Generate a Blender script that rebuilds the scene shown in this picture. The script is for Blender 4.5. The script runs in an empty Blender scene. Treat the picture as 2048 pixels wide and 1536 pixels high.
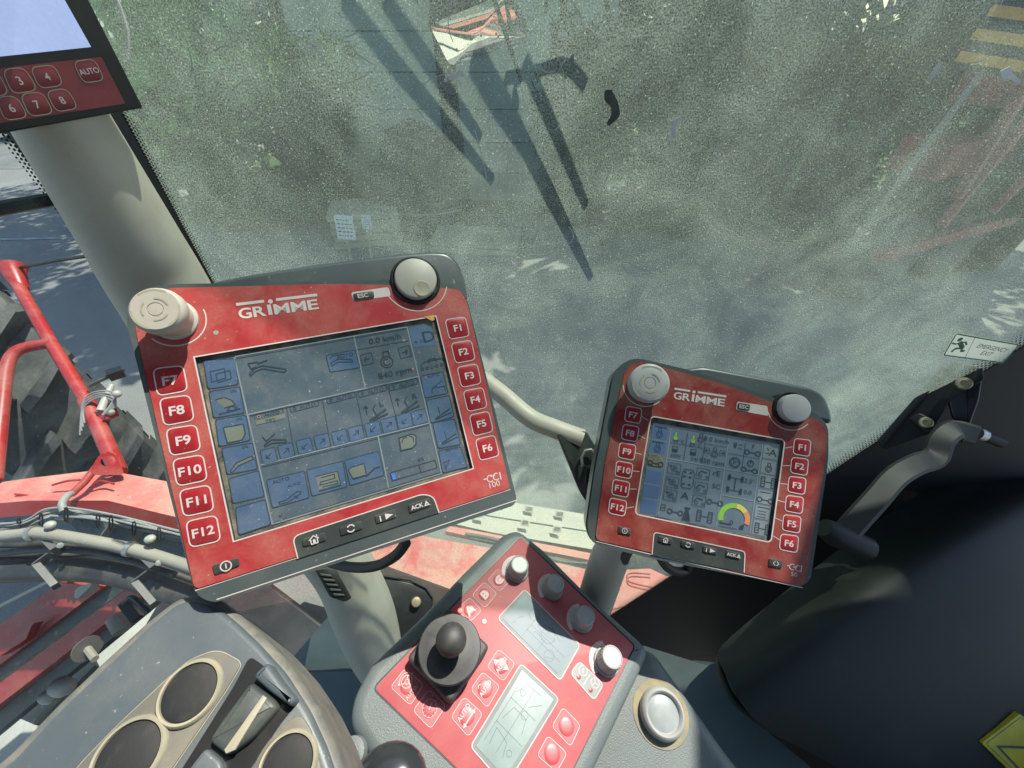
import bpy, bmesh, math, random
import numpy as np
from mathutils import Vector, Matrix
random.seed(7)
R = math.radians
scene = bpy.context.scene
# ------------------------------------------------------------------ camera
FPX = 790.0                     # focal length in photo pixels (ultra wide phone lens)
PITCH = R(43)
CAM = Vector((0, 0, 2.6))
cam = bpy.data.cameras.new('camera')
cam.sensor_width = 36; cam.lens = FPX / 2048 * 36
cam.clip_start = 0.01; cam.clip_end = 400
camo = bpy.data.objects.new('camera', cam)
camo.location = CAM; camo.rotation_euler = (R(90) - PITCH, 0, 0)
scene.collection.objects.link(camo); scene.camera = camo
# ------------------------------------------------------------------ light
SUN = Vector((0.34, 0.33, 0.88)).normalized()
w = bpy.data.worlds.new('World'); scene.world = w; w.use_nodes = True
nt = w.node_tree; nt.nodes.clear()
sky = nt.nodes.new('ShaderNodeTexSky'); sky.sky_type = 'NISHITA'; sky.sun_disc = False
sky.sun_elevation = math.asin(SUN.z); sky.sun_rotation = math.atan2(SUN.x, SUN.y)
bg = nt.nodes.new('ShaderNodeBackground'); bg.inputs[1].default_value = 0.15
ow = nt.nodes.new('ShaderNodeOutputWorld')
nt.links.new(sky.outputs[0], bg.inputs[0]); nt.links.new(bg.outputs[0], ow.inputs[0])
sl = bpy.data.lights.new('sun', 'SUN'); sl.energy = 3.5; sl.angle = R(0.5); sl.color = (1, .95, .87)
so = bpy.data.objects.new('sun', sl); so.rotation_euler = (-SUN).to_track_quat('-Z', 'Y').to_euler()
scene.collection.objects.link(so)
vs = scene.view_settings
vs.view_transform = 'Standard'; vs.look = 'None'; vs.gamma = 1; vs.use_curve_mapping = False
vs.exposure = 1.0
scene.cycles.transparent_max_bounces = 24
scene.cycles.max_bounces = 8
# ------------------------------------------------------------------ helpers: space
FWD = Vector((0, math.cos(PITCH), -math.sin(PITCH)))
UP = Vector((0, math.sin(PITCH), math.cos(PITCH)))
RT = Vector((1, 0, 0))
def ray(px, py):                # direction through a photo pixel, unit depth
    return RT * ((px - 1024) / FPX) + UP * ((768 - py) / FPX) + FWD
def at(px, py, d):
    return CAM + ray(px, py) * d
class Frame:
    """a plane in the world: origin, x axis, normal. loc() gives local xy of a pixel's hit at height h"""
    def __init__(s, O, n, xdir):
        s.O = Vector(O); s.n = Vector(n).normalized()
        x = Vector(xdir); x = (x - s.n * x.dot(s.n)).normalized()
        s.x = x; s.y = s.n.cross(x)
        s.M = Matrix((s.x, s.y, s.n)).transposed().to_4x4(); s.M.translation = s.O
    def loc(s, px, py, h=0.0):
        r = ray(px, py); o = s.O + s.n * h
        t = (o - CAM).dot(s.n) / r.dot(s.n)
        p = CAM + r * t - o
        return (p.dot(s.x), p.dot(s.y))
    def locs(s, pts, h=0.0): return [s.loc(a, b, h) for a, b in pts]
    def mpp(s, px, py):         # metres per pixel near a pixel, sideways
        a = s.loc(px - 2, py); b = s.loc(px + 2, py)
        return math.hypot(b[0] - a[0], b[1] - a[1]) / 4
    def w(s, x, y, z=0): return s.M @ Vector((x, y, z))
def frame_from_quad(q, wd, ht):
    src = [(-wd/2, ht/2), (wd/2, ht/2), (wd/2, -ht/2), (-wd/2, -ht/2)]
    A = []
    for (x, y), (u, v) in zip(src, q):
        u -= 1024; v = 768 - v
        A.append([x, y, 1, 0, 0, 0, -u*x, -u*y, -u]); A.append([0, 0, 0, x, y, 1, -v*x, -v*y, -v])
    H = np.linalg.svd(np.array(A, float))[2][-1].reshape(3, 3)
    B = np.linalg.inv(np.diag([FPX, FPX, -1.])) @ H
    if B[2, 2] > 0: B = -B
    n1, n2 = np.linalg.norm(B[:, 0]), np.linalg.norm(B[:, 1])
    t = B[:, 2] / math.sqrt(n1 * n2)
    cw = lambda v: RT * float(v[0]) + UP * float(v[1]) - FWD * float(v[2])
    n = np.cross(B[:, 0] / n1, B[:, 1] / n2)
    return Frame(CAM + cw(t), cw(n), cw(B[:, 0]))
# ------------------------------------------------------------------ helpers: 2d shapes
def rnd(pts, r, n=5):           # round the corners of a polygon
    out = []; N = len(pts)
    for i in range(N):
        rr = r[i] if isinstance(r, (list, tuple)) else r
        p = Vector(pts[i]).to_2d(); a = Vector(pts[i-1]).to_2d(); b = Vector(pts[(i+1) % N]).to_2d()
        if rr <= 0: out.append(tuple(p)); continue
        u = a - p; v = b - p; rr = min(rr, u.length * .48, v.length * .48)
        A = p + u.normalized() * rr; B = p + v.normalized() * rr
        for k in range(n + 1):
            t = k / n
            out.append(tuple(A * (1-t)**2 + p * 2*t*(1-t) + B * t*t))
    return out
def area(p): return sum(p[i-1][0]*p[i][1] - p[i][0]*p[i-1][1] for i in range(len(p))) / 2
def ccw(p): return p if area(p) > 0 else p[::-1]
def inset(p, d):                # p ccw; d > 0 shrinks
    out = []; N = len(p)
    for i in range(N):
        a = Vector(p[i-1]); b = Vector(p[i]); c = Vector(p[(i+1) % N])
        e1 = (b - a); e2 = (c - b)
        if e1.length < 1e-9: e1 = e2
        if e2.length < 1e-9: e2 = e1
        n1 = Vector((-e1.y, e1.x)).normalized(); n2 = Vector((-e2.y, e2.x)).normalized()
        m = n1 + n2
        if m.length < 1e-6: m = n1
        m.normalize(); k = max(.35, m.dot(n1))
        q = b + m * (d / k); out.append((q.x, q.y))
    return out
def circ(c, r, n=32, a0=0, a1=2*math.pi, ry=None):
    full = abs(a1 - a0 - 2*math.pi) < 1e-6
    m = n if full else n + 1
    return [(c[0] + r*math.cos(a0 + (a1-a0)*k/n), c[1] + (ry or r)*math.sin(a0 + (a1-a0)*k/n)) for k in range(m)]
def lerp2(a, b, t): return (a[0] + (b[0]-a[0])*t, a[1] + (b[1]-a[1])*t)
def cen(p): return (sum(q[0] for q in p)/len(p), sum(q[1] for q in p)/len(p))
def spline(P, n=8):             # catmull-rom through points
    P = [Vector(p) for p in P]; out = []
    for i in range(len(P) - 1):
        a = P[max(i-1, 0)]; b = P[i]; c = P[i+1]; d = P[min(i+2, len(P)-1)]
        for k in range(n):
            t = k / n
            out.append(.5*((2*b) + (c-a)*t + (2*a-5*b+4*c-d)*t*t + (3*b-a-3*c+d)*t**3))
    out.append(P[-1]); return out
# ------------------------------------------------------------------ helpers: mesh builder
_txt = {}
class MB:
    def __init__(s): s.v = []; s.f = []
    def add(s, vs_, fs):
        o = len(s.v); s.v += [tuple(v) for v in vs_]; s.f += [tuple(i + o for i in f) for f in fs]; return s
    def flat(s, p, z=0):
        p = ccw(p); return s.add([(x, y, z) for x, y in p], [tuple(range(len(p)))])
    def prism(s, p, z0, z1, b=0, n=3, bottom=True):
        p = ccw(p); N = len(p); loops = [(p, z0)]
        if b > 0:
            for k in range(n + 1):
                a = math.pi/2 * k / n
                loops.append((inset(p, b*(1-math.cos(a))), z1 - b + b*math.sin(a)))
        else: loops.append((p, z1))
        V = [(x, y, z) for L, z in loops for x, y in L]; F = []
        for k in range(len(loops) - 1):
            for i in range(N):
                j = (i+1) % N
                F.append((k*N+i, k*N+j, (k+1)*N+j, (k+1)*N+i))
        F.append(tuple((len(loops)-1)*N + i for i in range(N)))
        if bottom: F.append(tuple(reversed(range(N))))
        return s.add(V, F)
    def plate(s, outer, holes, z0, z1):     # slab with holes
        bm = bmesh.new(); E = []
        for p in [outer] + holes:
            vv = [bm.verts.new((x, y, z1)) for x, y in p]
            for i in range(len(vv)): E.append(bm.edges.new((vv[i-1], vv[i])))
        bmesh.ops.triangle_fill(bm, use_beauty=True, use_dissolve=False, edges=E, normal=(0, 0, 1))
        bm.normal_update()
        for f in bm.faces:
            if f.normal.z < 0: f.normal_flip()
        bm.verts.index_update()
        s.add([v.co for v in bm.verts], [[v.index for v in f.verts] for f in bm.faces]); bm.free()
        for k, p in enumerate([outer] + holes):
            p = ccw(p)
            if k: p = p[::-1]
            N = len(p)
            s.add([(x, y, z0) for x, y in p] + [(x, y, z1) for x, y in p],
                  [(i, (i+1) % N, N+(i+1) % N, N+i) for i in range(N)])
        return s
    def stroke(s, pl, wd, z=0, closed=False):
        P = [Vector(p).to_2d() for p in pl]; N = len(P); L = []; Rr = []
        for i in range(N):
            a = P[i-1] if (i > 0 or closed) else None; c = P[(i+1) % N] if (i < N-1 or closed) else None
            d1 = (P[i]-a).normalized() if a is not None else None; d2 = (c-P[i]).normalized() if c is not None else None
            if d1 is None: d1 = d2
            if d2 is None: d2 = d1
            m = Vector((-d1.y-d2.y, d1.x+d2.x))
            if m.length < 1e-6: m = Vector((-d1.y, d1.x))
            m.normalize(); k = max(.5, abs(m.dot(Vector((-d1.y, d1.x)))))
            L.append(P[i] + m*wd/2/k); Rr.append(P[i] - m*wd/2/k)
        V = [(q.x, q.y, z) for q in L] + [(q.x, q.y, z) for q in Rr]; F = []
        for i in range(N if closed else N-1):
            j = (i+1) % N; F.append((i, N+i, N+j, j))
        return s.add(V, F)
    def lathe(s, prof, n=32, c=(0, 0), M=None):     # prof [(r,z)...] about local z
        V = []; F = []; m = len(prof)
        for r, z in prof:
            for k in range(n):
                a = 2*math.pi*k/n; V.append(Vector((c[0] + r*math.cos(a), c[1] + r*math.sin(a), z)))
        for i in range(m-1):
            for k in range(n):
                j = (k+1) % n; F.append((i*n+k, i*n+j, (i+1)*n+j, (i+1)*n+k))
        if prof[-1][0] > 1e-7: F.append(tuple((m-1)*n + k for k in range(n)))
        if prof[0][0] > 1e-7: F.append(tuple(reversed(range(n))))
        if M is not None: V = [M @ v for v in V]
        return s.add(V, F)
    def tube(s, path, r, n=10, caps=True):
        P = [Vector(p) for p in path]; N = len(P); V = []; F = []
        T = [(P[min(i+1, N-1)] - P[max(i-1, 0)]).normalized() for i in range(N)]
        u = T[0].orthogonal().normalized()
        for i in range(N):
            u = (u - T[i]*u.dot(T[i])).normalized(); v = T[i].cross(u)
            rr = r[i] if isinstance(r, (list, tuple)) else r
            for k in range(n):
                a = 2*math.pi*k/n; V.append(P[i] + (u*math.cos(a) + v*math.sin(a))*rr)
        for i in range(N-1):
            for k in range(n):
                j = (k+1) % n; F.append((i*n+k, i*n+j, (i+1)*n+j, (i+1)*n+k))
        if caps: F.append(tuple(reversed(range(n)))); F.append(tuple((N-1)*n+k for k in range(n)))
        return s.add(V, F)
    def box(s, c, d, M=None):
        V = [Vector((c[0]+x*d[0]/2, c[1]+y*d[1]/2, c[2]+z*d[2]/2)) for x in (-1, 1) for y in (-1, 1) for z in (-1, 1)]
        if M is not None: V = [M @ v for v in V]
        return s.add(V, [(0, 1, 3, 2), (4, 6, 7, 5), (0, 4, 5, 1), (2, 3, 7, 6), (0, 2, 6, 4), (1, 5, 7, 3)])
    def bar(s, a, b, wd, ht, up=(0, 0, 1)):         # rectangular bar from a to b
        a = Vector(a); b = Vector(b); x = (b-a); L = x.length; x.normalize(); u = Vector(up)
        u = (u - x*u.dot(x)).normalized(); v = u.cross(x)
        M = Matrix((x, v, u)).transposed().to_4x4(); M.translation = (a+b)/2
        return s.box((0, 0, 0), (L, wd, ht), M)
    def ball(s, c, r, n=16, m=10, sc=(1, 1, 1)):
        V = []; F = []
        for i in range(m+1):
            t = math.pi*i/m
            for k in range(n):
                a = 2*math.pi*k/n
                V.append((c[0]+r*sc[0]*math.sin(t)*math.cos(a), c[1]+r*sc[1]*math.sin(t)*math.sin(a), c[2]+r*sc[2]*math.cos(t)))
        for i in range(m):
            for k in range(n):
                j = (k+1) % n; F.append((i*n+k, (i+1)*n+k, (i+1)*n+j, i*n+j))
        return s.add(V, F)
    def text(s, t, c, h, z=0, ang=0, bold=0, wx=1.0, align='c'):
        """flat lettering: capital height h, centred on c (or left at c)"""
        key = (t, round(bold, 4))
        if key not in _txt:
            cu = bpy.data.curves.new('t', 'FONT'); cu.body = t; cu.size = 1; cu.offset = bold; cu.resolution_u = 3
            o = bpy.data.objects.new('t', cu); me = o.to_mesh()
            V = [tuple(v.co) for v in me.vertices]; F = [tuple(p.vertices) for p in me.polygons]
            o.to_mesh_clear(); bpy.data.objects.remove(o); bpy.data.curves.remove(cu)
            _txt[key] = (V, F)
        V, F = _txt[key]
        if not V: return s
        xs = [v[0] for v in V]; k = h / .73
        cx = (min(xs)+max(xs))/2 if align == 'c' else min(xs); cy = .365 if align == 'c' else 0
        ca, sa = math.cos(ang), math.sin(ang); o = []
        for x, y, _ in V:
            x = (x-cx)*k*wx; y = (y-cy)*k
            o.append((c[0] + x*ca - y*sa, c[1] + x*sa + y*ca, z))
        return s.add(o, F)
    def build(s, name, mat, parent=None, smooth=True, kind=None, label=None):
        me = bpy.data.meshes.new(name); me.from_pydata(s.v, [], s.f); me.materials.append(mat)
        if smooth and len(s.f) < 60000:
            bm = bmesh.new(); bm.from_mesh(me)
            bmesh.ops.remove_doubles(bm, verts=bm.verts, dist=1e-6)
            for f in bm.faces: f.smooth = True
            for e in bm.edges:
                if len(e.link_faces) != 2 or e.calc_face_angle(0) > R(38): e.smooth = False
            bm.to_mesh(me); bm.free()
        me.update()
        o = bpy.data.objects.new(name, me); scene.collection.objects.link(o)
        if parent is not None: o.parent = parent
        if kind: o['kind'] = kind
        if label: o['label'] = label
        return o
def tag(o, label, cat, group=None):
    o['label'] = label; o['category'] = cat
    if group: o['group'] = group
    return o
def thing(name, label, cat, M=None, group=None):
    o = bpy.data.objects.new(name, None); o.empty_display_size = .05
    if M is not None: o.matrix_world = M
    scene.collection.objects.link(o)
    return tag(o, label, cat, group)
def TM(p): return Matrix.Translation(Vector(p))
# ------------------------------------------------------------------ helpers: materials
def newmat(name):
    m = bpy.data.materials.new(name); m.use_nodes = True; t = m.node_tree
    return m, t, t.nodes['Principled BSDF'], t.nodes['Material Output']
def nd(t, typ, **kw):
    n = t.nodes.new(typ)
    for k, v in kw.items(): setattr(n, k, v)
    return n
def noise(t, scale, detail=4, rough=.55, vec=None, dist=0):
    n = nd(t, 'ShaderNodeTexNoise'); n.inputs['Scale'].default_value = scale; n.inputs['Detail'].default_value = detail
    n.inputs['Roughness'].default_value = rough; n.inputs['Distortion'].default_value = dist
    if vec is None:
        tc = nd(t, 'ShaderNodeTexCoord'); vec = tc.outputs['Object']
    t.links.new(vec, n.inputs['Vector']); return n.outputs['Fac']
def ramp(t, fac, a, b, lo=0., hi=1.):
    r = nd(t, 'ShaderNodeMapRange'); r.inputs[1].default_value = a; r.inputs[2].default_value = b
    r.inputs[3].default_value = lo; r.inputs[4].default_value = hi; t.links.new(fac, r.inputs[0]); return r.outputs[0]
def mixc(t, fac, a, b):
    n = nd(t, 'ShaderNodeMix', data_type='RGBA')
    for sock, v in ((n.inputs[0], fac), (n.inputs[6], a), (n.inputs[7], b)):
        if isinstance(v, bpy.types.NodeSocket): t.links.new(v, sock)
        elif isinstance(v, (int, float)): sock.default_value = v
        else: sock.default_value = (*v, 1)
    return n.outputs[2]
def mth(t, op, a, b=0.):
    n = nd(t, 'ShaderNodeMath', operation=op)
    for sock, v in zip(n.inputs, (a, b)):
        if isinstance(v, bpy.types.NodeSocket): t.links.new(v, sock)
        else: sock.default_value = v
    return n.outputs[0]
def bump(t, p, h, strength=.2, dist=.001):
    b = nd(t, 'ShaderNodeBump'); b.inputs['Strength'].default_value = strength; b.inputs['Distance'].default_value = dist
    t.links.new(h, b.inputs['Height']); t.links.new(b.outputs[0], p.inputs['Normal'])
def surf(name, col, rough=.5, dust=None, damt=.5, dscale=40, dlo=.45, dhi=.7, var=.15, bmp=0, bscale=600, bdist=.0005,
         metal=0., spec=.5, speck=0., emit=None, estr=0., coat=0.):
    """paint or plastic with tone variation, patchy dust, fine specks and grain"""
    m, t, p, o = newmat(name)
    c2 = tuple(min(1, c*(1-var)) for c in col); c1 = tuple(min(1, c*(1+var)) for c in col)
    c = mixc(t, ramp(t, noise(t, dscale*.7, 5), .35, .65), c2, c1)
    rg = rough
    if dust is not None:
        a = ramp(t, noise(t, dscale, 8, .65, dist=.4), dlo, dhi)
        g = ramp(t, noise(t, dscale*22, 3, .6), .35, .75, .55, 1.)
        f = mth(t, 'MULTIPLY', mth(t, 'MULTIPLY', a, g), damt)
        c = mixc(t, f, c, dust)
        rg = ramp(t, f, 0, 1, rough, min(1., rough+.35))
    if speck > 0:
        s = ramp(t, noise(t, dscale*14, 2, .5), .70, .76)
        c = mixc(t, mth(t, 'MULTIPLY', s, speck), c, (.62, .58, .48))
    t.links.new(c, p.inputs['Base Color'])
    if isinstance(rg, bpy.types.NodeSocket): t.links.new(rg, p.inputs['Roughness'])
    else: p.inputs['Roughness'].default_value = rg
    p.inputs['Metallic'].default_value = metal; p.inputs['Specular IOR Level'].default_value = spec
    p.inputs['Coat Weight'].default_value = coat
    if bmp: bump(t, p, noise(t, bscale, 3, .6), bmp, bdist)
    if emit: p.inputs['Emission Color'].default_value = (*emit, 1); p.inputs['Emission Strength'].default_value = estr
    return m
TAN = (.42, .34, .24)
M = {}
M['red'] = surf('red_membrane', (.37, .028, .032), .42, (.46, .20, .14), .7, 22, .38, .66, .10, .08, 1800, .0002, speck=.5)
M['red2'] = surf('red_membrane_shaded_dusty', (.23, .026, .024), .38, (.34, .15, .10), .9, 30, .40, .68, .12, .08, 1800, .0002, speck=.5)  # small terminal's red, darkened in the colour for its weaker light; dust is real
M['red3'] = surf('red_console_film', (.42, .085, .093), .5, (.52, .25, .2), .3, 40, .4, .75, .06, .06, 2200, .0001, speck=.25)
M['redkey'] = surf('red_key', (.34, .02, .027), .36, (.5, .2, .14), .3, 40, .5, .75, .1, .05, 1500, .0002, speck=.3)
M['redkey3'] = surf('red_console_key', (.41, .072, .08), .38, (.6, .25, .2), .2, 40, .5, .75, .06, .05, 1500, .0002)
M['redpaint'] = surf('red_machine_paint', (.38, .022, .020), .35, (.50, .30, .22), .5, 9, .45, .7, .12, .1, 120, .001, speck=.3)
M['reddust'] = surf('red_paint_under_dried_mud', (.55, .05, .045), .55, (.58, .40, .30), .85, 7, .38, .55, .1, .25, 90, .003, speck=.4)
M['pink'] = surf('red_paint_dusty_sunlit', (.58, .12, .10), .6, (.55, .36, .27), .8, 5, .35, .55, .1, .2, 90, .003, speck=.4)  # dusty red paint with its pink sunlit tone put into the colour
M['dark'] = surf('dark_green_grey_plastic', (.045, .056, .052), .38, (.30, .27, .20), .25, 26, .45, .75, .1, .15, 2200, .0002, speck=.3)
M['housing'] = surf('terminal_housing_plastic', (.075, .095, .092), .30, (.30, .27, .20), .3, 18, .5, .8, .1, .1, 2200, .0002, speck=.3)
M['black'] = surf('black_plastic', (.012, .013, .013), .4, (.2, .18, .14), .12, 30, .5, .8, .1)
M['reddark'] = surf('dark_red_film', (.20, .014, .02), .4, (.3, .12, .09), .3, 22)
M['sdark2'] = surf('small_screen_print', (.042, .06, .07), .3)
M['trailer'] = surf('red_reflection_paint', (.32, .05, .045), .6, (.2, .16, .12), .6, 4, .4, .65, .2)  # colour of the red reflections that the made-up trailer stands for
M['latch'] = surf('latch_black', (.006, .0078, .0075), .6, (.1, .1, .085), .15, 40, .5, .8, .1, .1, 1500, .0002)
M['dull'] = surf('dull_black_rubber', (.012, .013, .012), .85, spec=.15)
M['blackmat'] = surf('black_frit', (.006, .007, .007), .7)
M['rubber'] = surf('black_rubber', (.022, .023, .023), .55, (.25, .22, .17), .25, 30, .5, .8, .1, .2, 900, .0004)
M['stickrub'] = surf('grey_black_rubber', (.035, .036, .036), .5, (.22, .2, .15), .35, 60, .45, .75, .1, .25, 1600, .0003)
M['grey'] = surf('grey_grained_plastic', (.135, .16, .155), .40, (.36, .33, .24), .15, 18, .5, .8, .07, .55, 900, .0006)
M['bluegrey'] = surf('blue_grey_armrest_plastic', (.080, .100, .108), .40, (.22, .21, .165), .32, 22, .42, .72, .06, .22, 1500, .0003, speck=.35)
M['armrim'] = surf('worn_grey_edge', (.11, .115, .105), .5, (.35, .32, .22), .5, 60, .4, .7, .1, .2, 900, .0003)
M['armpan'] = surf('grey_brown_button_field', (.125, .12, .10), .55, (.34, .30, .2), .45, 24, .4, .75, .1, .12, 1400, .0002)
M['ring'] = surf('cream_button_ring', (.31, .295, .21), .5, (.5, .42, .25), .4, 60, .4, .7, .1)
M['cap'] = surf('black_button_cap', (.018, .019, .018), .7, (.2, .18, .14), .25, 60, .5, .8, .1, .3, 2600, .0003)
M['cream'] = surf('cream_pillar_plastic', (.50, .475, .385), .48, (.36, .30, .20), .5, 14, .42, .72, .06, .2, 900, .0003, speck=.25)
M['knob'] = surf('cream_knob_plastic', (.42, .405, .335), .42, (.35, .29, .19), .45, 50, .45, .72, .05, speck=.3)
M['knobg'] = surf('grey_knob_plastic', (.36, .365, .345), .38, (.4, .35, .25), .25, 80, .5, .75, .05)
M['white'] = surf('white_print', (.58, .52, .48), .55, (.5, .38, .3), .3, 40, .45, .7, .05)
M['whitep'] = surf('console_white_print', (.58, .44, .42), .55)
M['screen'] = surf('screen_blue_grey', (.062, .090, .108), .22, (.30, .29, .22), .36, 45, .42, .8, .12, speck=.55, emit=(.25, .36, .46), estr=.035)
M['tile'] = surf('screen_tile_blue', (.054, .09, .14), .22, (.30, .29, .22), .3, 45, .45, .8, .12, speck=.5, emit=(.2, .38, .7), estr=.05)
M['sline'] = surf('screen_pale_line', (.16, .20, .21), .3, emit=(.4, .5, .52), estr=.05)
M['sdark'] = surf('screen_dark_print', (.040, .060, .072), .3)
M['sicon'] = surf('screen_icon_fill', (.125, .15, .125), .3, emit=(.4, .45, .35), estr=.04)
M['sgreen'] = surf('screen_green', (.16, .34, .05), .4, emit=(.3, .6, .1), estr=.08)
M['syel'] = surf('screen_yellow', (.42, .40, .08), .4, emit=(.7, .6, .1), estr=.08)
M['sor'] = surf('screen_orange', (.45, .20, .10), .4, emit=(.8, .3, .1), estr=.08)
M['bezel'] = surf('screen_bezel_grime', (.055, .065, .058), .5, (.36, .31, .2), .8, 60, .4, .62, .1)
M['screen2'] = surf('small_screen_blue', (.085, .118, .142), .24, (.4, .36, .28), .18, 45, .42, .8, .1, emit=(.28, .42, .55), estr=.06, speck=.3)
M['tile2'] = surf('small_screen_tile', (.06, .095, .17), .24, emit=(.2, .36, .66), estr=.06)
M['screen3'] = surf('bright_camera_screen', (.10, .13, .2), .25, (.5, .55, .65), .5, 16, .3, .6, .2, emit=(.36, .47, .78), estr=.42, speck=.3)
M['lcd'] = surf('lcd_grey_green', (.20, .275, .262), .24, (.45, .5, .45), .2, 30, .4, .8, .08, spec=.6)
M['lcdf'] = surf('lcd_frame_grey', (.16, .18, .17), .5)
M['lcdi'] = surf('lcd_inner', (.17, .22, .245), .34, (.28, .33, .33), .2, 30, .4, .8, .08, spec=.15)
M['lcdline'] = surf('lcd_segment', (.10, .135, .135), .4, spec=.15)
M['panelgrey'] = surf('grey_key_field', (.20, .23, .22), .5)
M['led'] = surf('red_led', (.5, .01, .01), .3, emit=(1, .05, .04), estr=6)
M['metal'] = surf('dull_steel', (.42, .41, .37), .42, (.4, .35, .25), .3, 40, .5, .8, .1, metal=.7)
M['brass'] = surf('brass_bolt', (.50, .42, .26), .4, metal=.6)
M['wall'] = surf('dark_side_panel', (.015, .019, .017), .6, (.14, .14, .11), .16, 7, .54, .74, .15, .25, 500, .0005, spec=.25)
M['deck'] = surf('dark_teal_floor_plastic', (.07, .095, .098), .55, (.3, .28, .2), .15, 12, .5, .8, .1, .3, 700, .0006)
M['mat'] = surf('grey_woven_cover', (.25, .255, .23), .9, (.4, .36, .27), .3, 30, .4, .7, .15, .9, 420, .003)
M['yellow'] = surf('yellow_sticker', (.42, .36, .02), .45)
M['glow'] = surf('pale_sticker', (.72, .76, .56), .5)
M['green'] = surf('sign_green', (.005, .14, .06), .5)
M['tyre'] = surf('tyre_rubber', (.05, .052, .051), .7, (.24, .23, .20), .6, 6, .4, .65, .15, .3, 60, .004)
M['hose'] = surf('beige_sleeved_hose', (.30, .275, .22), .8, (.45, .38, .27), .4, 12, .4, .7, .1, .5, 400, .002)
M['cable'] = surf('grey_cable', (.26, .26, .25), .5, (.45, .4, .3), .4, 15, .4, .7, .1)
M['blkhose'] = surf('black_hose', (.035, .035, .035), .45, (.32, .28, .22), .45, 9, .45, .7, .1)
M['zinc'] = surf('zinc_bracket', (.16, .15, .14), .4, (.35, .25, .2), .4, 14, .4, .7, .1, metal=.5)
M['whitebar'] = surf('off_white_bumper', (.46, .44, .35), .5, (.5, .42, .3), .4, 8, .45, .7, .06, speck=.3)
M['paper'] = surf('white_paper', (.7, .74, .72), .8)
M['ink'] = surf('faded_ink', (.06, .07, .07), .8)
M['orange'] = surf('amber_reflector', (.6, .3, .06), .5)
M['board'] = surf('beige_board', (.40, .36, .25), .8, (.3, .25, .18), .4, 6)
M['tarp'] = surf('dark_tarpaulin', (.02, .022, .022), .6, var=.3)
M['panel'] = surf('grey_green_cladding', (.44, .48, .40), .7, (.26, .27, .22), .6, 3, .4, .7, .15)
M['bark'] = surf('bark', (.07, .058, .042), .9, (.1, .11, .07), .5, 6, .4, .6, .3, .8, 40, .02)
def leafmat(name, col):
    m, t, p, o = newmat(name)
    c = mixc(t, ramp(t, noise(t, 2.2, 3), .35, .65), tuple(x*.6 for x in col), tuple(min(1, x*1.5) for x in col))
    t.links.new(c, p.inputs['Base Color']); p.inputs['Roughness'].default_value = .55
    tr = nd(t, 'ShaderNodeBsdfTranslucent'); t.links.new(c, tr.inputs[0])
    mx = nd(t, 'ShaderNodeMixShader'); mx.inputs[0].default_value = .4
    t.links.new(p.outputs[0], mx.inputs[1]); t.links.new(tr.outputs[0], mx.inputs[2]); t.links.new(mx.outputs[0], o.inputs[0])
    return m
M['leaf'] = leafmat('leaf_green', (.055, .10, .022))
M['leaf2'] = leafmat('leaf_light_green', (.15, .29, .06))
M['leafd'] = leafmat('leaf_dark_green', (.035, .062, .025))
def asphalt():
    m, t, p, o = newmat('asphalt')
    a = noise(t, 1.1, 6, .6); b = noise(t, 90, 3, .7)
    c = mixc(t, ramp(t, a, .3, .7), (.225, .215, .195), (.285, .275, .25))
    c = mixc(t, ramp(t, b, .35, .7, 0, .5), c, (.06, .065, .07))
    c = mixc(t, ramp(t, noise(t, .45, 8, .7, dist=1.5), .56, .60, 0, .55), c, (.25, .25, .22))
    t.links.new(c, p.inputs['Base Color']); p.inputs['Roughness'].default_value = .9
    bump(t, p, b, .5, .01); return m
M['asphalt'] = asphalt()
M['concrete'] = surf('pale_concrete', (.40, .385, .33), .9, (.33, .31, .26), .5, 8, .4, .7, .12, .5, 60, .006)
M['roadpale'] = surf('pale_road', (.17, .17, .155), .9, (.12, .12, .11), .5, 3)
M['grass'] = surf('grass', (.04, .07, .015), .9, (.1, .12, .03), .5, 3)
M['paintline'] = surf('worn_road_paint', (.42, .43, .42), .8, (.15, .16, .17), .7, 5, .4, .6)
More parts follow.
